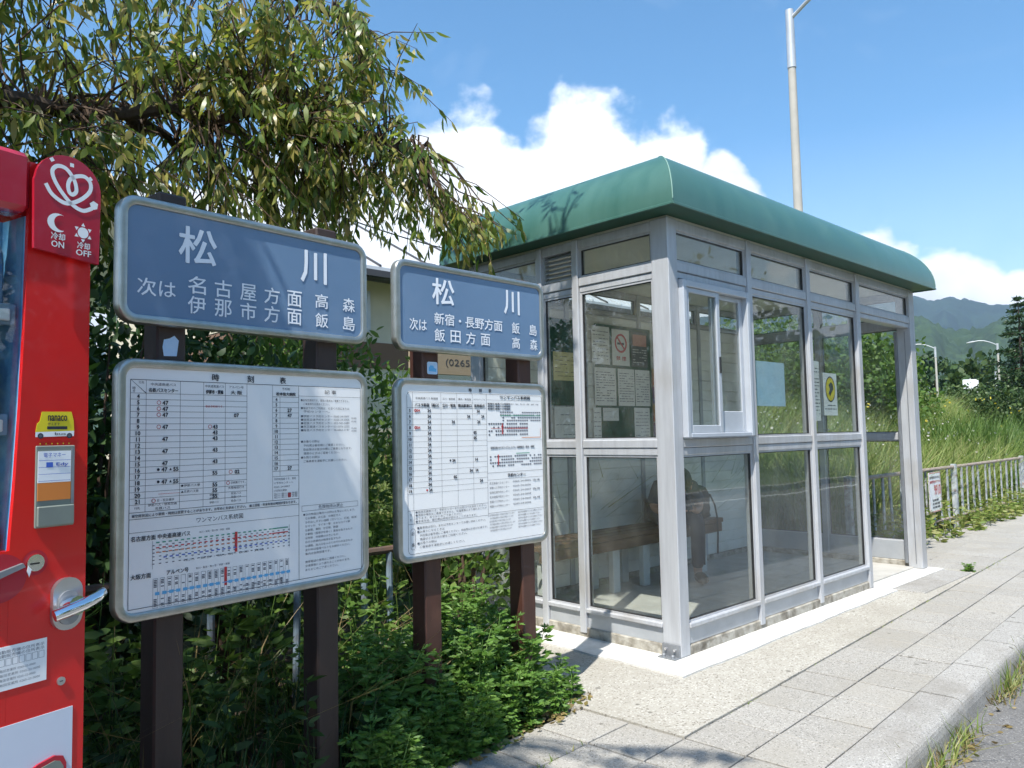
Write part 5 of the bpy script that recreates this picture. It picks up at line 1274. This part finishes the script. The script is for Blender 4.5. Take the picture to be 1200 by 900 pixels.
# phone number board by the hedge
pb_ = tag(empty('signboard', (4.40, 6.0, 0)), 'beige board lettered with an area code 0265 behind the signs', 'sign')
b = MB(); b.box(0, .92, 0, .02, 1.88, 2.10, c=.004); b.build('board', 'board_beige', pb_)
b = MB(); put_text(b, '(0265)', .44, .80, 1.95, 2.04, -.002); b.build('lettering', 'house_dark', pb_)
for x in (.05, .82): 
    b = MB(); b.box(x, x + .05, .0205, .07, -.1, 2.08, c=.004); b.build('post', 'lamp_steel', pb_)
for k, (z0_, z1_) in enumerate(((5.6, 5.5), (5.1, 4.95))):
    p0, p1 = Vector((2.0, 9.0, z0_)), Vector((12.5, 11.9, z1_ + .2)); b = MB()
    b.tube([p0.lerp(p1, t) - Vector((0, 0, .5 * 4 * t * (1 - t))) for t in np.linspace(0, 1, 14)], .012, 5)
    tag(b.build('utility_cable', 'cable'), ('upper' if k == 0 else 'lower') + ' thin black cable sagging in front of the pale roof', 'cable', 'overhead cables')

# ------------------------------------------------------------------ vegetation
def leaf_arrays(P, D, U, Ln, W, bend=.25):
    """n leaves: base P, direction D (unit), side U (unit), length, width -> 6 verts each, folded and bent"""
    n = len(P); N = np.cross(D, U); Ln = Ln[:, None]; W = W[:, None]
    b0 = P; a1 = P + D * Ln * .33 + N * Ln * bend * .10; a2 = P + D * Ln * .68 + N * Ln * bend * .02; tp = P + D * Ln - N * Ln * bend * .32
    V = np.stack([b0, a1 + U * W * .5, a1 - U * W * .5, a2 + U * W * .42, a2 - U * W * .42, tp], 1).reshape(-1, 3)
    o = (np.arange(n) * 6)[:, None]
    T = np.concatenate([o + np.array([[0, 2, 1]]), o + np.array([[3, 4, 5]])], 0); Q = o + np.array([[1, 2, 4, 3]])
    return V, [T, Q]
def unit(a): return a / np.maximum(np.linalg.norm(a, axis=1, keepdims=True), 1e-9)
def leaves(name, P, D, Ln, W, m, parent=None, kind='stuff', bend=.25):
    D = unit(D); Rr = unit(rng.normal(size=D.shape)); U = unit(np.cross(D, Rr))
    V, F = leaf_arrays(P, D, U, Ln, W, bend); return np_mesh(name, V, F, m, parent, kind)
def in_ell(n, c, r):
    d = unit(rng.normal(size=(n, 3))); rad = rng.uniform(0, 1, n) ** (1 / 2.6); return np.array(c) + d * rad[:, None] * np.array(r)
def polyline_pts(a, b_, n, sag=0.0, wob=.0):
    t = np.linspace(0, 1, n)[:, None]; p = np.array(a) * (1 - t) + np.array(b_) * t
    p[:, 2] += sag * 4 * (t * (1 - t))[:, 0]
    if wob: p[1:-1] += rng.normal(0, wob, (n - 2, 3))
    return p
def build_tree():
    o = tag(empty('roadside_tree', (-.75, 4.15, 0)), 'broad tree with long drooping leaves hanging over the stop signs', 'tree')
    base = np.array([-.75, 4.15, 0])
    tr = [(0, 0, -.1), (.05, -.05, .8), (.02, -.02, 1.6), (.12, -.12, 2.3), (.2, -.2, 3.0), (.15, -.3, 4.0), (.1, -.4, 5.2)]
    MB().tube(tr, [.20, .155, .14, .13, .11, .075, .03], 12).build('trunk', 'bark', o, smooth=True)
    limbs = [((.12, -.12, 2.3), (2.1, .25, 3.05), .075), ((2.1, .25, 3.05), (3.75, -.18, 3.1), .042), ((.2, -.2, 3.0), (2.2, .55, 4.2), .065), ((2.2, .55, 4.2), (3.5, .1, 3.95), .030),
             ((.12, -.12, 2.3), (.9, -1.9, 3.7), .065), ((.2, -.2, 3.0), (-.9, -1.9, 4.6), .06), ((.15, -.3, 4.0), (.7, -1.4, 5.5), .05), ((.15, -.3, 4.0), (-1.3, .5, 5.0), .05), ((.1, -.4, 5.2), (.2, -.6, 6.2), .03), ((.2, -.2, 3.0), (1.0, 1.2, 4.6), .05), ((2.1, .25, 3.05), (2.9, .75, 2.85), .028), ((.12, -.12, 2.3), (1.5, .2, 2.55), .04), ((.2, -.2, 3.0), (.3, -2.6, 4.4), .05), ((.15, -.3, 4.0), (2.9, -1.55, 5.0), .045)]  # last limb is out of view, added to carry the roof-shading cluster
    LP = []; LPd = []
    for a, c, r in limbs:
        p = polyline_pts(a, c, 9, .12, .035); q = [tuple(x) for x in p]
        MB().tube(q, list(np.linspace(r, r * .45, 9)), 8).build('limb', 'bark', o, smooth=True)
        t = np.linspace(0, 1, 40); LP.append(np.stack([np.interp(t * 8, np.arange(9), p[:, k]) for k in range(3)], 1))
    LP = np.concatenate(LP)
    ell = [((.0, -.7, 4.8), (1.3, 1.6, 1.2), 130), ((2.05, .4, 3.5), (1.4, .75, .85), 175), ((3.25, -.05, 2.98), (.75, .45, .34), 150), ((3.45, .05, 3.62), (.42, .4, .42), 62), ((2.7, .05, 3.35), (.6, .4, .45), 80), ((3.9, -.40, 2.74), (.34, .2, .13), 30), ((2.95, -1.35, 5.0), (.5, .3, .25), 18), ((2.95, .1, 3.7), (.5, .45, .45), 38), ((.9, .6, 3.3), (1.2, .9, .8), 165), ((2.0, .1, 2.66), (1.3, .5, .26), 120), ((-1.05, -2.3, 4.4), (1.2, 1.0, .9), 330), ((-.9, -1.3, 3.9), (1.0, 1.1, .8), 240), ((-.02, -2.5, 4.25), (.65, .55, .5), 120), ((.35, -3.5, 4.4), (.7, .4, .4), 40), ((.3, .9, 4.8), (1.4, 1.2, 1.2), 80)]  # includes unseen clusters added to shade the verge, signs and roof
    C = np.concatenate([in_ell(n, c, r) for c, r, n in ell])
    tw = MB(); LPs = []; LD = []; LL = []; LW = []
    for c in C:
        j = np.argmin(((LP - c) ** 2).sum(1)); a = LP[j]; out = c - a; dist = np.linalg.norm(out)
        dirn = out / max(dist, 1e-6); dirn = dirn + rng.normal(0, .25, 3); dirn[2] = dirn[2] * .6 - .05; dirn /= np.linalg.norm(dirn)
        l = rng.uniform(.35, .7); tip = c + dirn * l * .5 - np.array([0, 0, .12 * l]); st = c - dirn * l * .5
        pts = np.array([a, a * .5 + st * .5 + rng.normal(0, .03, 3) + np.array([0, 0, .06]), st, c + np.array([0, 0, .02]), tip])
        tw.tube([tuple(x) for x in pts], [.011 if dist > .6 else .008, .007, .0048, .0035, .0018], 4, cap=False)
        n = int(rng.uniform(13, 22)); t = rng.uniform(.0, 1, n) ** .8
        seg = st[None] * (1 - t)[:, None] + tip[None] * t[:, None] + np.array([0, 0, 1]) * (.03 * np.sin(t * 3.1))[:, None]
        side = unit(rng.normal(size=(n, 3))); d = side * .55 + dirn * .28 + np.array([0, 0, -.78])
        LPs.append(seg + side * .012); LD.append(d); LL.append(rng.uniform(.07, .13, n)); LW.append(rng.uniform(.018, .029, n))
    # outermost feathery sprays over the shelter roof
    tw.build('twigs', 'twig', o, kind='stuff')
    leaves('crown', np.concatenate(LPs), np.concatenate(LD), np.concatenate(LL), np.concatenate(LW), 'leaf_tree', o, 'stuff', bend=.35)
build_tree()

def shrub(name, label, loc, r, h, n, m, cat='shrub', group=None, ll=(.06, .11), lw=.5, stems=7, droop=.0, base=.0):
    o = tag(empty(name, loc), label, cat, group)
    b = MB(); tips = []
    for k in range(stems):
        a = rng.uniform(0, 6.28); q = rng.uniform(.2, .8); tip = (math.cos(a) * r[0] * q, math.sin(a) * r[1] * q, h * rng.uniform(.6, .95))
        b.tube([(math.cos(a) * .05, math.sin(a) * .05, -.05), (tip[0] * .45, tip[1] * .45, tip[2] * .5), tip], [.022, .014, .005], 5); tips.append(tip)
    b.build('stem', 'twig', o, smooth=True)
    ncl = max(12, n // 34); cl = in_ell(ncl, (0, 0, h * (.5 + base / 2)), (r[0], r[1], h * (.52 - base / 2))); cl[:, 2] = np.maximum(cl[:, 2], .03)
    idx = rng.integers(0, ncl, n); P = cl[idx] + rng.normal(0, .085 * (1 if h < 3 else h / 2.5), (n, 3)); P[:, 2] = np.maximum(P[:, 2], .01)
    D = unit(P - np.array([0, 0, h * .35])) * .6 + rng.normal(0, .5, (n, 3)); D[:, 2] -= droop
    L_ = rng.uniform(ll[0], ll[1], n); leaves('foliage', P, D, L_, L_ * lw, m, o)
    return o
# dark hedge behind the signs
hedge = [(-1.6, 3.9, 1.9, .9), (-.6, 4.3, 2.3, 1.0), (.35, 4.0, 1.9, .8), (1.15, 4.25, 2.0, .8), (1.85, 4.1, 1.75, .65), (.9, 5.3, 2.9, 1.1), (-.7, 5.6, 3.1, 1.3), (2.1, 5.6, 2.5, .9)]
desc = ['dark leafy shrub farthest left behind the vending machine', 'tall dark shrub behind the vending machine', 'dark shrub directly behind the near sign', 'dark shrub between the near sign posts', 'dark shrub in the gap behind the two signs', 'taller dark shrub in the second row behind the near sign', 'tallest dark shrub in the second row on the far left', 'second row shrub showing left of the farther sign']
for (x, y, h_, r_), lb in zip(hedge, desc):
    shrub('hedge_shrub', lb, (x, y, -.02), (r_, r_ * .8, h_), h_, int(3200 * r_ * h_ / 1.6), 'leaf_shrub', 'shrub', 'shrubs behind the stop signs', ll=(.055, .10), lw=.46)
shrub('leafy_bush', 'bright green bush between the two signs in front of the house', (2.72, 4.75, 0), (.6, .5, 1), 2.15, 3400, 'leaf_bright', ll=(.05, .10), lw=.35)
shrub('leafy_bush', 'pointed bright green bush left of the house wall', (3.35, 6.2, 0), (.45, .45, 1), 2.7, 2200, 'leaf_bright', ll=(.06, .12), lw=.3)
shrub('leafy_bush', 'low bush below the beige number board', (4.0, 5.4, 0), (.8, .5, 1), 1.75, 3000, 'leaf_bright', ll=(.05, .09), lw=.4)
shrub('flowering_weed', 'pale flowered weed climbing beside the rear shelter post', (3.35, 3.95, 0), (.28, .3, 1), .95, 900, 'leaf_bright', 'plant', ll=(.04, .09), lw=.5, stems=5)

# mugwort and weeds on the verge round the posts
def weed_patch(name, pts, m, kindlabel=None, hts=(.15, .45), per=34, parent=None, ll=(.035, .07), lobes=3):
    P, D, L_, W = [], [], [], []; st = MB()
    for (x, y) in pts:
        h = rng.uniform(*hts); lean = rng.normal(0, .12, 2); z0_ = th(x, y)
        top = np.array([x + lean[0] * h * 1.5, y + lean[1] * h * 1.5, z0_ + h]); bs = np.array([x, y, z0_ - .01])
        st.tube([tuple(bs), tuple((bs + top) / 2 + rng.normal(0, .01, 3)), tuple(top)], [.0035, .003, .0015], 3, cap=False)
        n = int(per * (.5 + h)); t = rng.uniform(.15, 1.0, n); a = rng.uniform(0, 6.28, n)
        p = bs + (top - bs) * t[:, None]; d = np.stack([np.cos(a), np.sin(a), rng.uniform(-.15, .55, n)], 1)
        l = rng.uniform(ll[0], ll[1], n) * (1.25 - .45 * t)
        for q in range(lobes):
            off = (q - (lobes - 1) / 2) * (.62 if lobes < 4 else .5)
            ca, sa = np.cos(off), np.sin(off); dq = np.stack([d[:, 0] * ca - d[:, 1] * sa, d[:, 0] * sa + d[:, 1] * ca, d[:, 2]], 1)
            f = 1.0 - .28 * abs(q - (lobes - 1) / 2)
            P.append(p + d * (l * .28)[:, None] * (1 if q != (lobes - 1) / 2 else 0)); D.append(dq); L_.append(l * f); W.append(l * (.30 if lobes < 4 else .21))
    o = leaves(name, np.concatenate(P), np.concatenate(D), np.concatenate(L_), np.concatenate(W), m, parent)
    return o, st
def scatter(n, poly, mind=0.0):
    xs = [p[0] for p in poly]; ys = [p[1] for p in poly]; out = []
    def inside(x, y):
        c = False; j = len(poly) - 1
        for i in range(len(poly)):
            xi, yi = poly[i]; xj, yj = poly[j]
            if (yi > y) != (yj > y) and x < (xj - xi) * (y - yi) / (yj - yi) + xi: c = not c
            j = i
        return c
    while len(out) < n:
        x, y = rng.uniform(min(xs), max(xs)), rng.uniform(min(ys), max(ys))
        if inside(x, y): out.append((x, y))
    return out
def weeds(name, label, poly, n, m, **k):
    o, st = weed_patch('leaves', scatter(n, poly), m, **k)
    e = tag(empty(name, (0, 0, 0)), label, 'weeds', None, 'stuff'); o.parent = e; st.build('stems', m, e, kind='stuff')
    return e
weeds('mugwort_weeds', 'bright green mugwort growing round the posts of the farther sign', [(1.75, 2.50), (2.15, 2.46), (2.58, 2.58), (2.72, 2.70), (2.85, 3.1), (2.7, 3.3), (1.9, 3.2), (1.6, 2.9)], 170, 'leaf_mugwort', hts=(.18, .50), per=44, ll=(.045, .085), lobes=5)
weeds('edge_weeds', 'low mugwort spilling over the edge of the pavement', [(1.45, 2.28), (1.9, 2.40), (2.3, 2.46), (2.62, 2.56), (2.5, 2.66), (1.7, 2.6)], 120, 'leaf_mugwort', hts=(.10, .30), per=40, ll=(.04, .075), lobes=5)
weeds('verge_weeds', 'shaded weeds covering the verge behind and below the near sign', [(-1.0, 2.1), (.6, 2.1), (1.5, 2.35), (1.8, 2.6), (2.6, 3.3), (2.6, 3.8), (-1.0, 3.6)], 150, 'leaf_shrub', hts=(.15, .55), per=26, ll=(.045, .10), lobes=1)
weeds('creeper_weeds', 'broad leaved creepers climbing about the pipe fence', [(.2, 2.9), (1.6, 2.8), (2.6, 3.1), (2.6, 3.7), (.2, 3.7)], 60, 'leaf_bright', hts=(.2, .8), per=16, ll=(.07, .12), lobes=2)
for k, (x, y, h_, n, lb) in enumerate(((2.83, 2.60, .24, 5, 'small bright mugwort plant on the paving beside the sign post'), (2.56, 2.50, .22, 4, 'small mugwort sprig at the foot of the farther sign'), (3.42, 3.45, .35, 4, 'thin weed standing at the base of the shelter wall'), (7.62, 2.23, .12, 3, 'tiny weed in the paving joint beyond the shelter door'))):
    o, st = weed_patch('leaves', [(x + rng.normal(0, .045), y + rng.normal(0, .035)) for _ in range(n)], 'leaf_mugwort', hts=(h_ * .6, h_), per=52, ll=(.035, .06), lobes=5)
    e = tag(empty('weed_plant', (0, 0, 0)), lb, 'plant', 'single weeds on the paving'); o.parent = e; o['kind'] = 'stuff'; st.build('stem', 'leaf_mugwort', e)
def grass(name, label, pts, hts, m, w=.006, lean=.35, zfun=th, parent=None, cat='grass'):
    n = len(pts); P = np.array([(x, y, zfun(x, y) - .01) for x, y in pts]); h = rng.uniform(hts[0], hts[1], n)
    a = rng.uniform(0, 6.28, n); ln = rng.uniform(.1, 1, n) * lean
    d = np.stack([np.cos(a) * ln, np.sin(a) * ln, np.ones(n)], 1); sd = np.stack([-np.sin(a + .6), np.cos(a + .6), np.zeros(n)], 1)
    ww = w * rng.uniform(.6, 1.4, n)[:, None]; hh = h[:, None]
    m1 = P + d * hh * .5; tp = P + np.stack([d[:, 0] * 1.9, d[:, 1] * 1.9, np.full(n, .93)], 1) * hh
    V = np.stack([P + sd * ww, P - sd * ww, m1 + sd * ww * .85, m1 - sd * ww * .85, tp], 1).reshape(-1, 3); o = (np.arange(n) * 5)[:, None]
    ob = np_mesh(name, V, [o + np.array([[0, 1, 3, 2]]), o + np.array([[2, 3, 4]])], m, parent, 'stuff')
    return tag(ob, label, cat)
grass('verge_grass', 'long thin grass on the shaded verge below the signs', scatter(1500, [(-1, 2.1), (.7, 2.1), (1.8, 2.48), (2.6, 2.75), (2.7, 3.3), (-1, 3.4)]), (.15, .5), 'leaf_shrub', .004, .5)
grass('dead_stalks', 'dry straw coloured stalks among the shaded weeds', scatter(260, [(.2, 2.3), (1.6, 2.5), (2.5, 2.8), (2.6, 3.6), (.2, 3.6)]), (.25, .8), 'leaf_dry', .0022, .8)
gp = []
for _ in range(4200):
    s_ = rng.uniform(-.5, 16); 
    if math.sin(s_ * 3.1) + math.sin(s_ * 7.3 + 1) + rng.normal(0, .6) > -.6: gp.append(PF(s_, T_KERB - .035 + rng.normal(0, .02) - abs(rng.normal(0, .015)))[:2])
grass('gutter_grass', 'thin green and dry grass growing along the foot of the kerb', gp[::2], (.04, .19), 'leaf_grass', .003, .6, lambda x, y: -.125)
grass('dry_gutter_grass', 'straw coloured dead grass lying along the foot of the kerb', gp[1::2], (.03, .13), 'leaf_dry', .003, 1.4, lambda x, y: -.125)
dl = scatter(330, [(2.0, 2.35), (2.6, 2.42), (2.95, 2.52), (2.9, 2.70), (2.55, 2.72), (1.9, 2.5)]) + [PF(rng.uniform(0, 12), T_KERB - rng.uniform(.0, .14))[:2] for _ in range(160)]
P = np.array([(x, y, (.010 if PI_(x, y)[1] > -.5 else -.118)) for x, y in dl]); n = len(P); a = rng.uniform(0, 6.28, n)
L_ = rng.uniform(.02, .05, n); tag(leaves('fallen_leaves', P, np.stack([np.cos(a), np.sin(a), rng.uniform(-.05, .25, n)], 1), L_, L_ * .45, 'leaf_dry'), 'dry brown fallen leaves along the pavement edges', 'leaves')
# weeds along paving joints
jp = [PF(rng.uniform(.2, 9.5) , rng.normal(0, .006))[:2] for _ in range(90)] + [PF(rng.normal(5.3, .25), -.02 + rng.normal(0, .03))[:2] for _ in range(50)] + [PF(rng.normal(-.55, .08), .27 + rng.normal(0, .012))[:2] for _ in range(40)] + [PF(rng.normal(.6, .05), .0 + rng.normal(0, .012))[:2] for _ in range(25)]
grass('joint_weeds', 'tiny grass blades sprouting from the paving joints', jp, (.006, .028), 'leaf_grass', .003, 1.2, lambda x, y: 0.0)

# tall grass field and weeds right of and behind the shelter
fp = []
for _ in range(52000):
    q = rng.uniform(0, 1) ** 1.25; y = 3.55 + q * 9.5; x = 3.9 + rng.uniform(0, 1) * (10 + 28 * q)
    if y < 4.45 and x < 7.75: continue
    fp.append((x, y))
grass('tall_grass', 'tall green grass filling the field behind the fence', fp, (.55, 1.30), 'leaf_grass', .0068, .5)
grass('tall_reeds', 'stand of tall dark reeds at the right of the field', [(rng.normal(16.5, 1.4), rng.normal(4.4, .35)) for _ in range(1900)], (1.0, 1.75), 'leaf_bright', .011, .3)
weeds('fence_weeds', 'leafy weeds spilling through the picket fence onto the pavement', [(7.7, 3.05), (9.3, 2.98), (11.0, 3.02), (14.2, 3.05), (15, 3.5), (7.7, 3.6)], 230, 'leaf_grass', hts=(.12, .42), per=26, ll=(.05, .10), lobes=1)
fy = [(rng.uniform(14, 30), rng.uniform(5.0, 9.5)) for _ in range(170)]; fy = [p for p in fy if math.sin(p[0] * .9) + math.sin(p[1] * 1.7 + p[0] * .3) > .2]
P = np.array([(x, y, th(x, y) + rng.uniform(1.0, 1.3)) for x, y in fy]); n = len(P)
tag(leaves('goldenrod_flowers', P, rng.normal(size=(n, 3)) + np.array([0, 0, .6]), rng.uniform(.05, .12, n), rng.uniform(.03, .06, n), 'flower_yellow'), 'scattered yellow flowers on top of the field grass', 'flowers')
fw = [(rng.uniform(8, 20), rng.uniform(3.6, 7)) for _ in range(700)]; P = np.array([(x, y, th(x, y) + rng.uniform(.55, 1.2)) for x, y in fw]); n = len(P)
tag(leaves('white_flowers', P, rng.normal(size=(n, 3)), rng.uniform(.02, .05, n), rng.uniform(.02, .04, n), 'flower_white'), 'tiny white flower heads among the field grass', 'flowers')

# trees in the distance
def far_tree(name, label, loc, h, r, n, m, group, leaf=.5, base=.1):
    o = tag(empty(name, loc), label, 'tree', group)
    MB().tube([(0, 0, -.3), (.1, 0, h * .4), (0, .1, h * .8)], [h * .03, h * .02, h * .006], 7).build('trunk', 'bark', o, smooth=True)
    k = max(10, n // 60); cl = in_ell(k, (0, 0, h * (.54 + base / 2)), (r, r, h * (.46 - base / 2))); idx = rng.integers(0, k, n)
    P = cl[idx] + rng.normal(0, r * .16, (n, 3)); D = rng.normal(0, 1, (n, 3)) + unit(P - np.array([0, 0, h * .5])) * .6
    L_ = rng.uniform(.5, 1.0, n) * leaf; leaves('crown', P, D, L_, L_ * .62, m, o); return o
def conifer(name, label, loc, h, r, n, group=None, leaf=.42):
    o = tag(empty(name, loc), label, 'tree', group)
    MB().tube([(0, 0, -.3), (0, 0, h * .5), (0, 0, h * .99)], [h * .022, h * .013, .01], 8).build('trunk', 'bark', o, smooth=True)
    b = MB(); P, D, L_ = [], [], []; z = h * .06; k = 0
    while z < h * .985:
        f = 1 - z / h; R_ = r * (f ** .8) * rng.uniform(.8, 1.12) + .06
        for q in range(7):
            a = rng.uniform(0, 6.28); e = np.array([math.cos(a) * R_, math.sin(a) * R_, z - R_ * .12 + .10 * R_]); s_ = np.array([0, 0, z])
            b.tube([tuple(s_), tuple((s_ + e) / 2 + np.array([0, 0, -.05 * R_])), tuple(e)], [.03, .02, .006], 3, cap=False)
            m_ = int(n / (7 * 26) * (.35 + f)); t = rng.uniform(.15, 1, m_); p = s_ + (e - s_) * t[:, None] + rng.normal(0, .05 + .07 * R_, (m_, 3)) * np.array([1, 1, .45])
            P.append(p); D.append(unit(e - s_ + np.zeros((m_, 3))) + rng.normal(0, .55, (m_, 3)) + np.array([0, 0, -.1])); L_.append(rng.uniform(.5, 1.0, m_) * leaf * (.55 + .45 * f))
        z += h / 26
    b.build('branches', 'twig', o, kind='stuff'); L_ = np.concatenate(L_)
    leaves('crown', np.concatenate(P), np.concatenate(D), L_, L_ * .30, 'leaf_conifer', o); return o
az = lambda a, d, z=.3: (d * math.cos(R(a)), d * math.sin(R(a)), z)
conifer('conifer_tree', 'dark conifer at the right edge beyond the grass field', az(12.9, 44, .2), 7.2, 2.1, 15000, leaf=.34)
bt = [(21.9, 19, 3.1, 1.2), (20.5, 22, 3.0, 1.1), (19.6, 27, 2.5, .9), (17.7, 36, 2.1, 1.2), (16.6, 40, 2.6, 1.5), (15.2, 44, 2.6, 1.8), (14.2, 38, 2.5, 1.4), (23.6, 20, 3.6, 1.5), (26.5, 19, 3.5, 1.6), (30, 18, 3.3, 1.6), (12.2, 48, 3.0, 2.0)]
bl = ['leafy tree seen through the open shelter door', 'leafy tree just left of the end post through the door', 'bushy tree directly behind the shelter end post', 'rounded bush right of the shelter end post', 'low bush under the far street lamp', 'low bush below the small white road sign', 'low bush left of the conifer', 'leafy tree seen through the front glass near the door', 'leafy tree seen through the middle of the front glass', 'leafy tree seen through the corner of the front glass', 'bush at the foot of the conifer']
for (a, d, h_, r_), lb in zip(bt, bl):
    far_tree('field_tree', lb, az(a, d), h_, r_, int(4200 if d < 30 else 2600), 'leaf_bright' if int(a * 10) % 2 or d < 21 else 'leaf_far', 'trees beyond the grass field', leaf=.15 if d < 30 else .2)
ORD = ['', 'first', 'second', 'third', 'fourth', 'fifth', 'sixth', 'seventh', 'eighth', 'ninth', 'tenth', 'eleventh', 'twelfth', 'thirteenth', 'fourteenth', 'fifteenth', 'sixteenth', 'seventeenth', 'eighteenth', 'nineteenth', 'twentieth', 'twenty-first', 'twenty-second', 'twenty-third', 'twenty-fourth', 'twenty-fifth', 'twenty-sixth']
k = 0
for a in np.arange(8.5, 24, .62):
    d = rng.uniform(95, 150); h_ = (1.27 + d * math.tan(R(rng.uniform(3.7, 5.0)))); k += 1
    far_tree('woodland_tree', 'dark %s woodland tree below the hill, %s from the right' % (('conifer' if k % 3 else 'broadleaf'), ORD[k]), az(a + rng.uniform(-.2, .2), d, 0), h_, rng.uniform(2.2, 3.6), 800, 'leaf_conifer' if k % 3 else 'leaf_far', 'woodland trees below the hill', leaf=1.0)
# across the road (mirrored in the shelter glass)
for k, x in enumerate((2, 7, 12.5, 17, 23, 30, 38, 46)):
    far_tree('opposite_tree', '%s roadside tree across the road, counted from the vending machine end' % ORD[k + 1], PF(x, -12 - (k % 3) * 1.6, .9), 5.2 + (k * 37 % 5) * .4, 2.4, 1500, 'leaf_far', 'trees across the road', leaf=.42)

# ------------------------------------------------------------------ haze over the valley
HZ = True
if HZ:
    b = MB(); b.box(-5500, 5500, -5500, 5500, -42, 760)
    m = bpy.data.materials.new('haze'); m.use_nodes = True; t = m.node_tree; t.nodes.clear()
    out = ND(t, 'ShaderNodeOutputMaterial'); pv = ND(t, 'ShaderNodeVolumePrincipled'); t.links.new(pv.outputs[0], out.inputs['Volume'])
    pv.inputs['Color'].default_value = (.50, .72, 1.0, 1); pv.inputs['Density'].default_value = .00012; pv.inputs['Anisotropy'].default_value = .2
    MATS['haze'] = m
    b.build('haze', 'haze', kind='stuff')
SC.cycles.volume_bounces = 0
SC.cycles.max_bounces = 6
SC.cycles.diffuse_bounces = 3
SC.cycles.glossy_bounces = 3
SC.cycles.transmission_bounces = 3
SC.cycles.transparent_max_bounces = 16
SC.cycles.use_adaptive_sampling = True
SC.cycles.adaptive_threshold = 0.025
SC.cycles.use_denoising = True
print('pavers', npv)
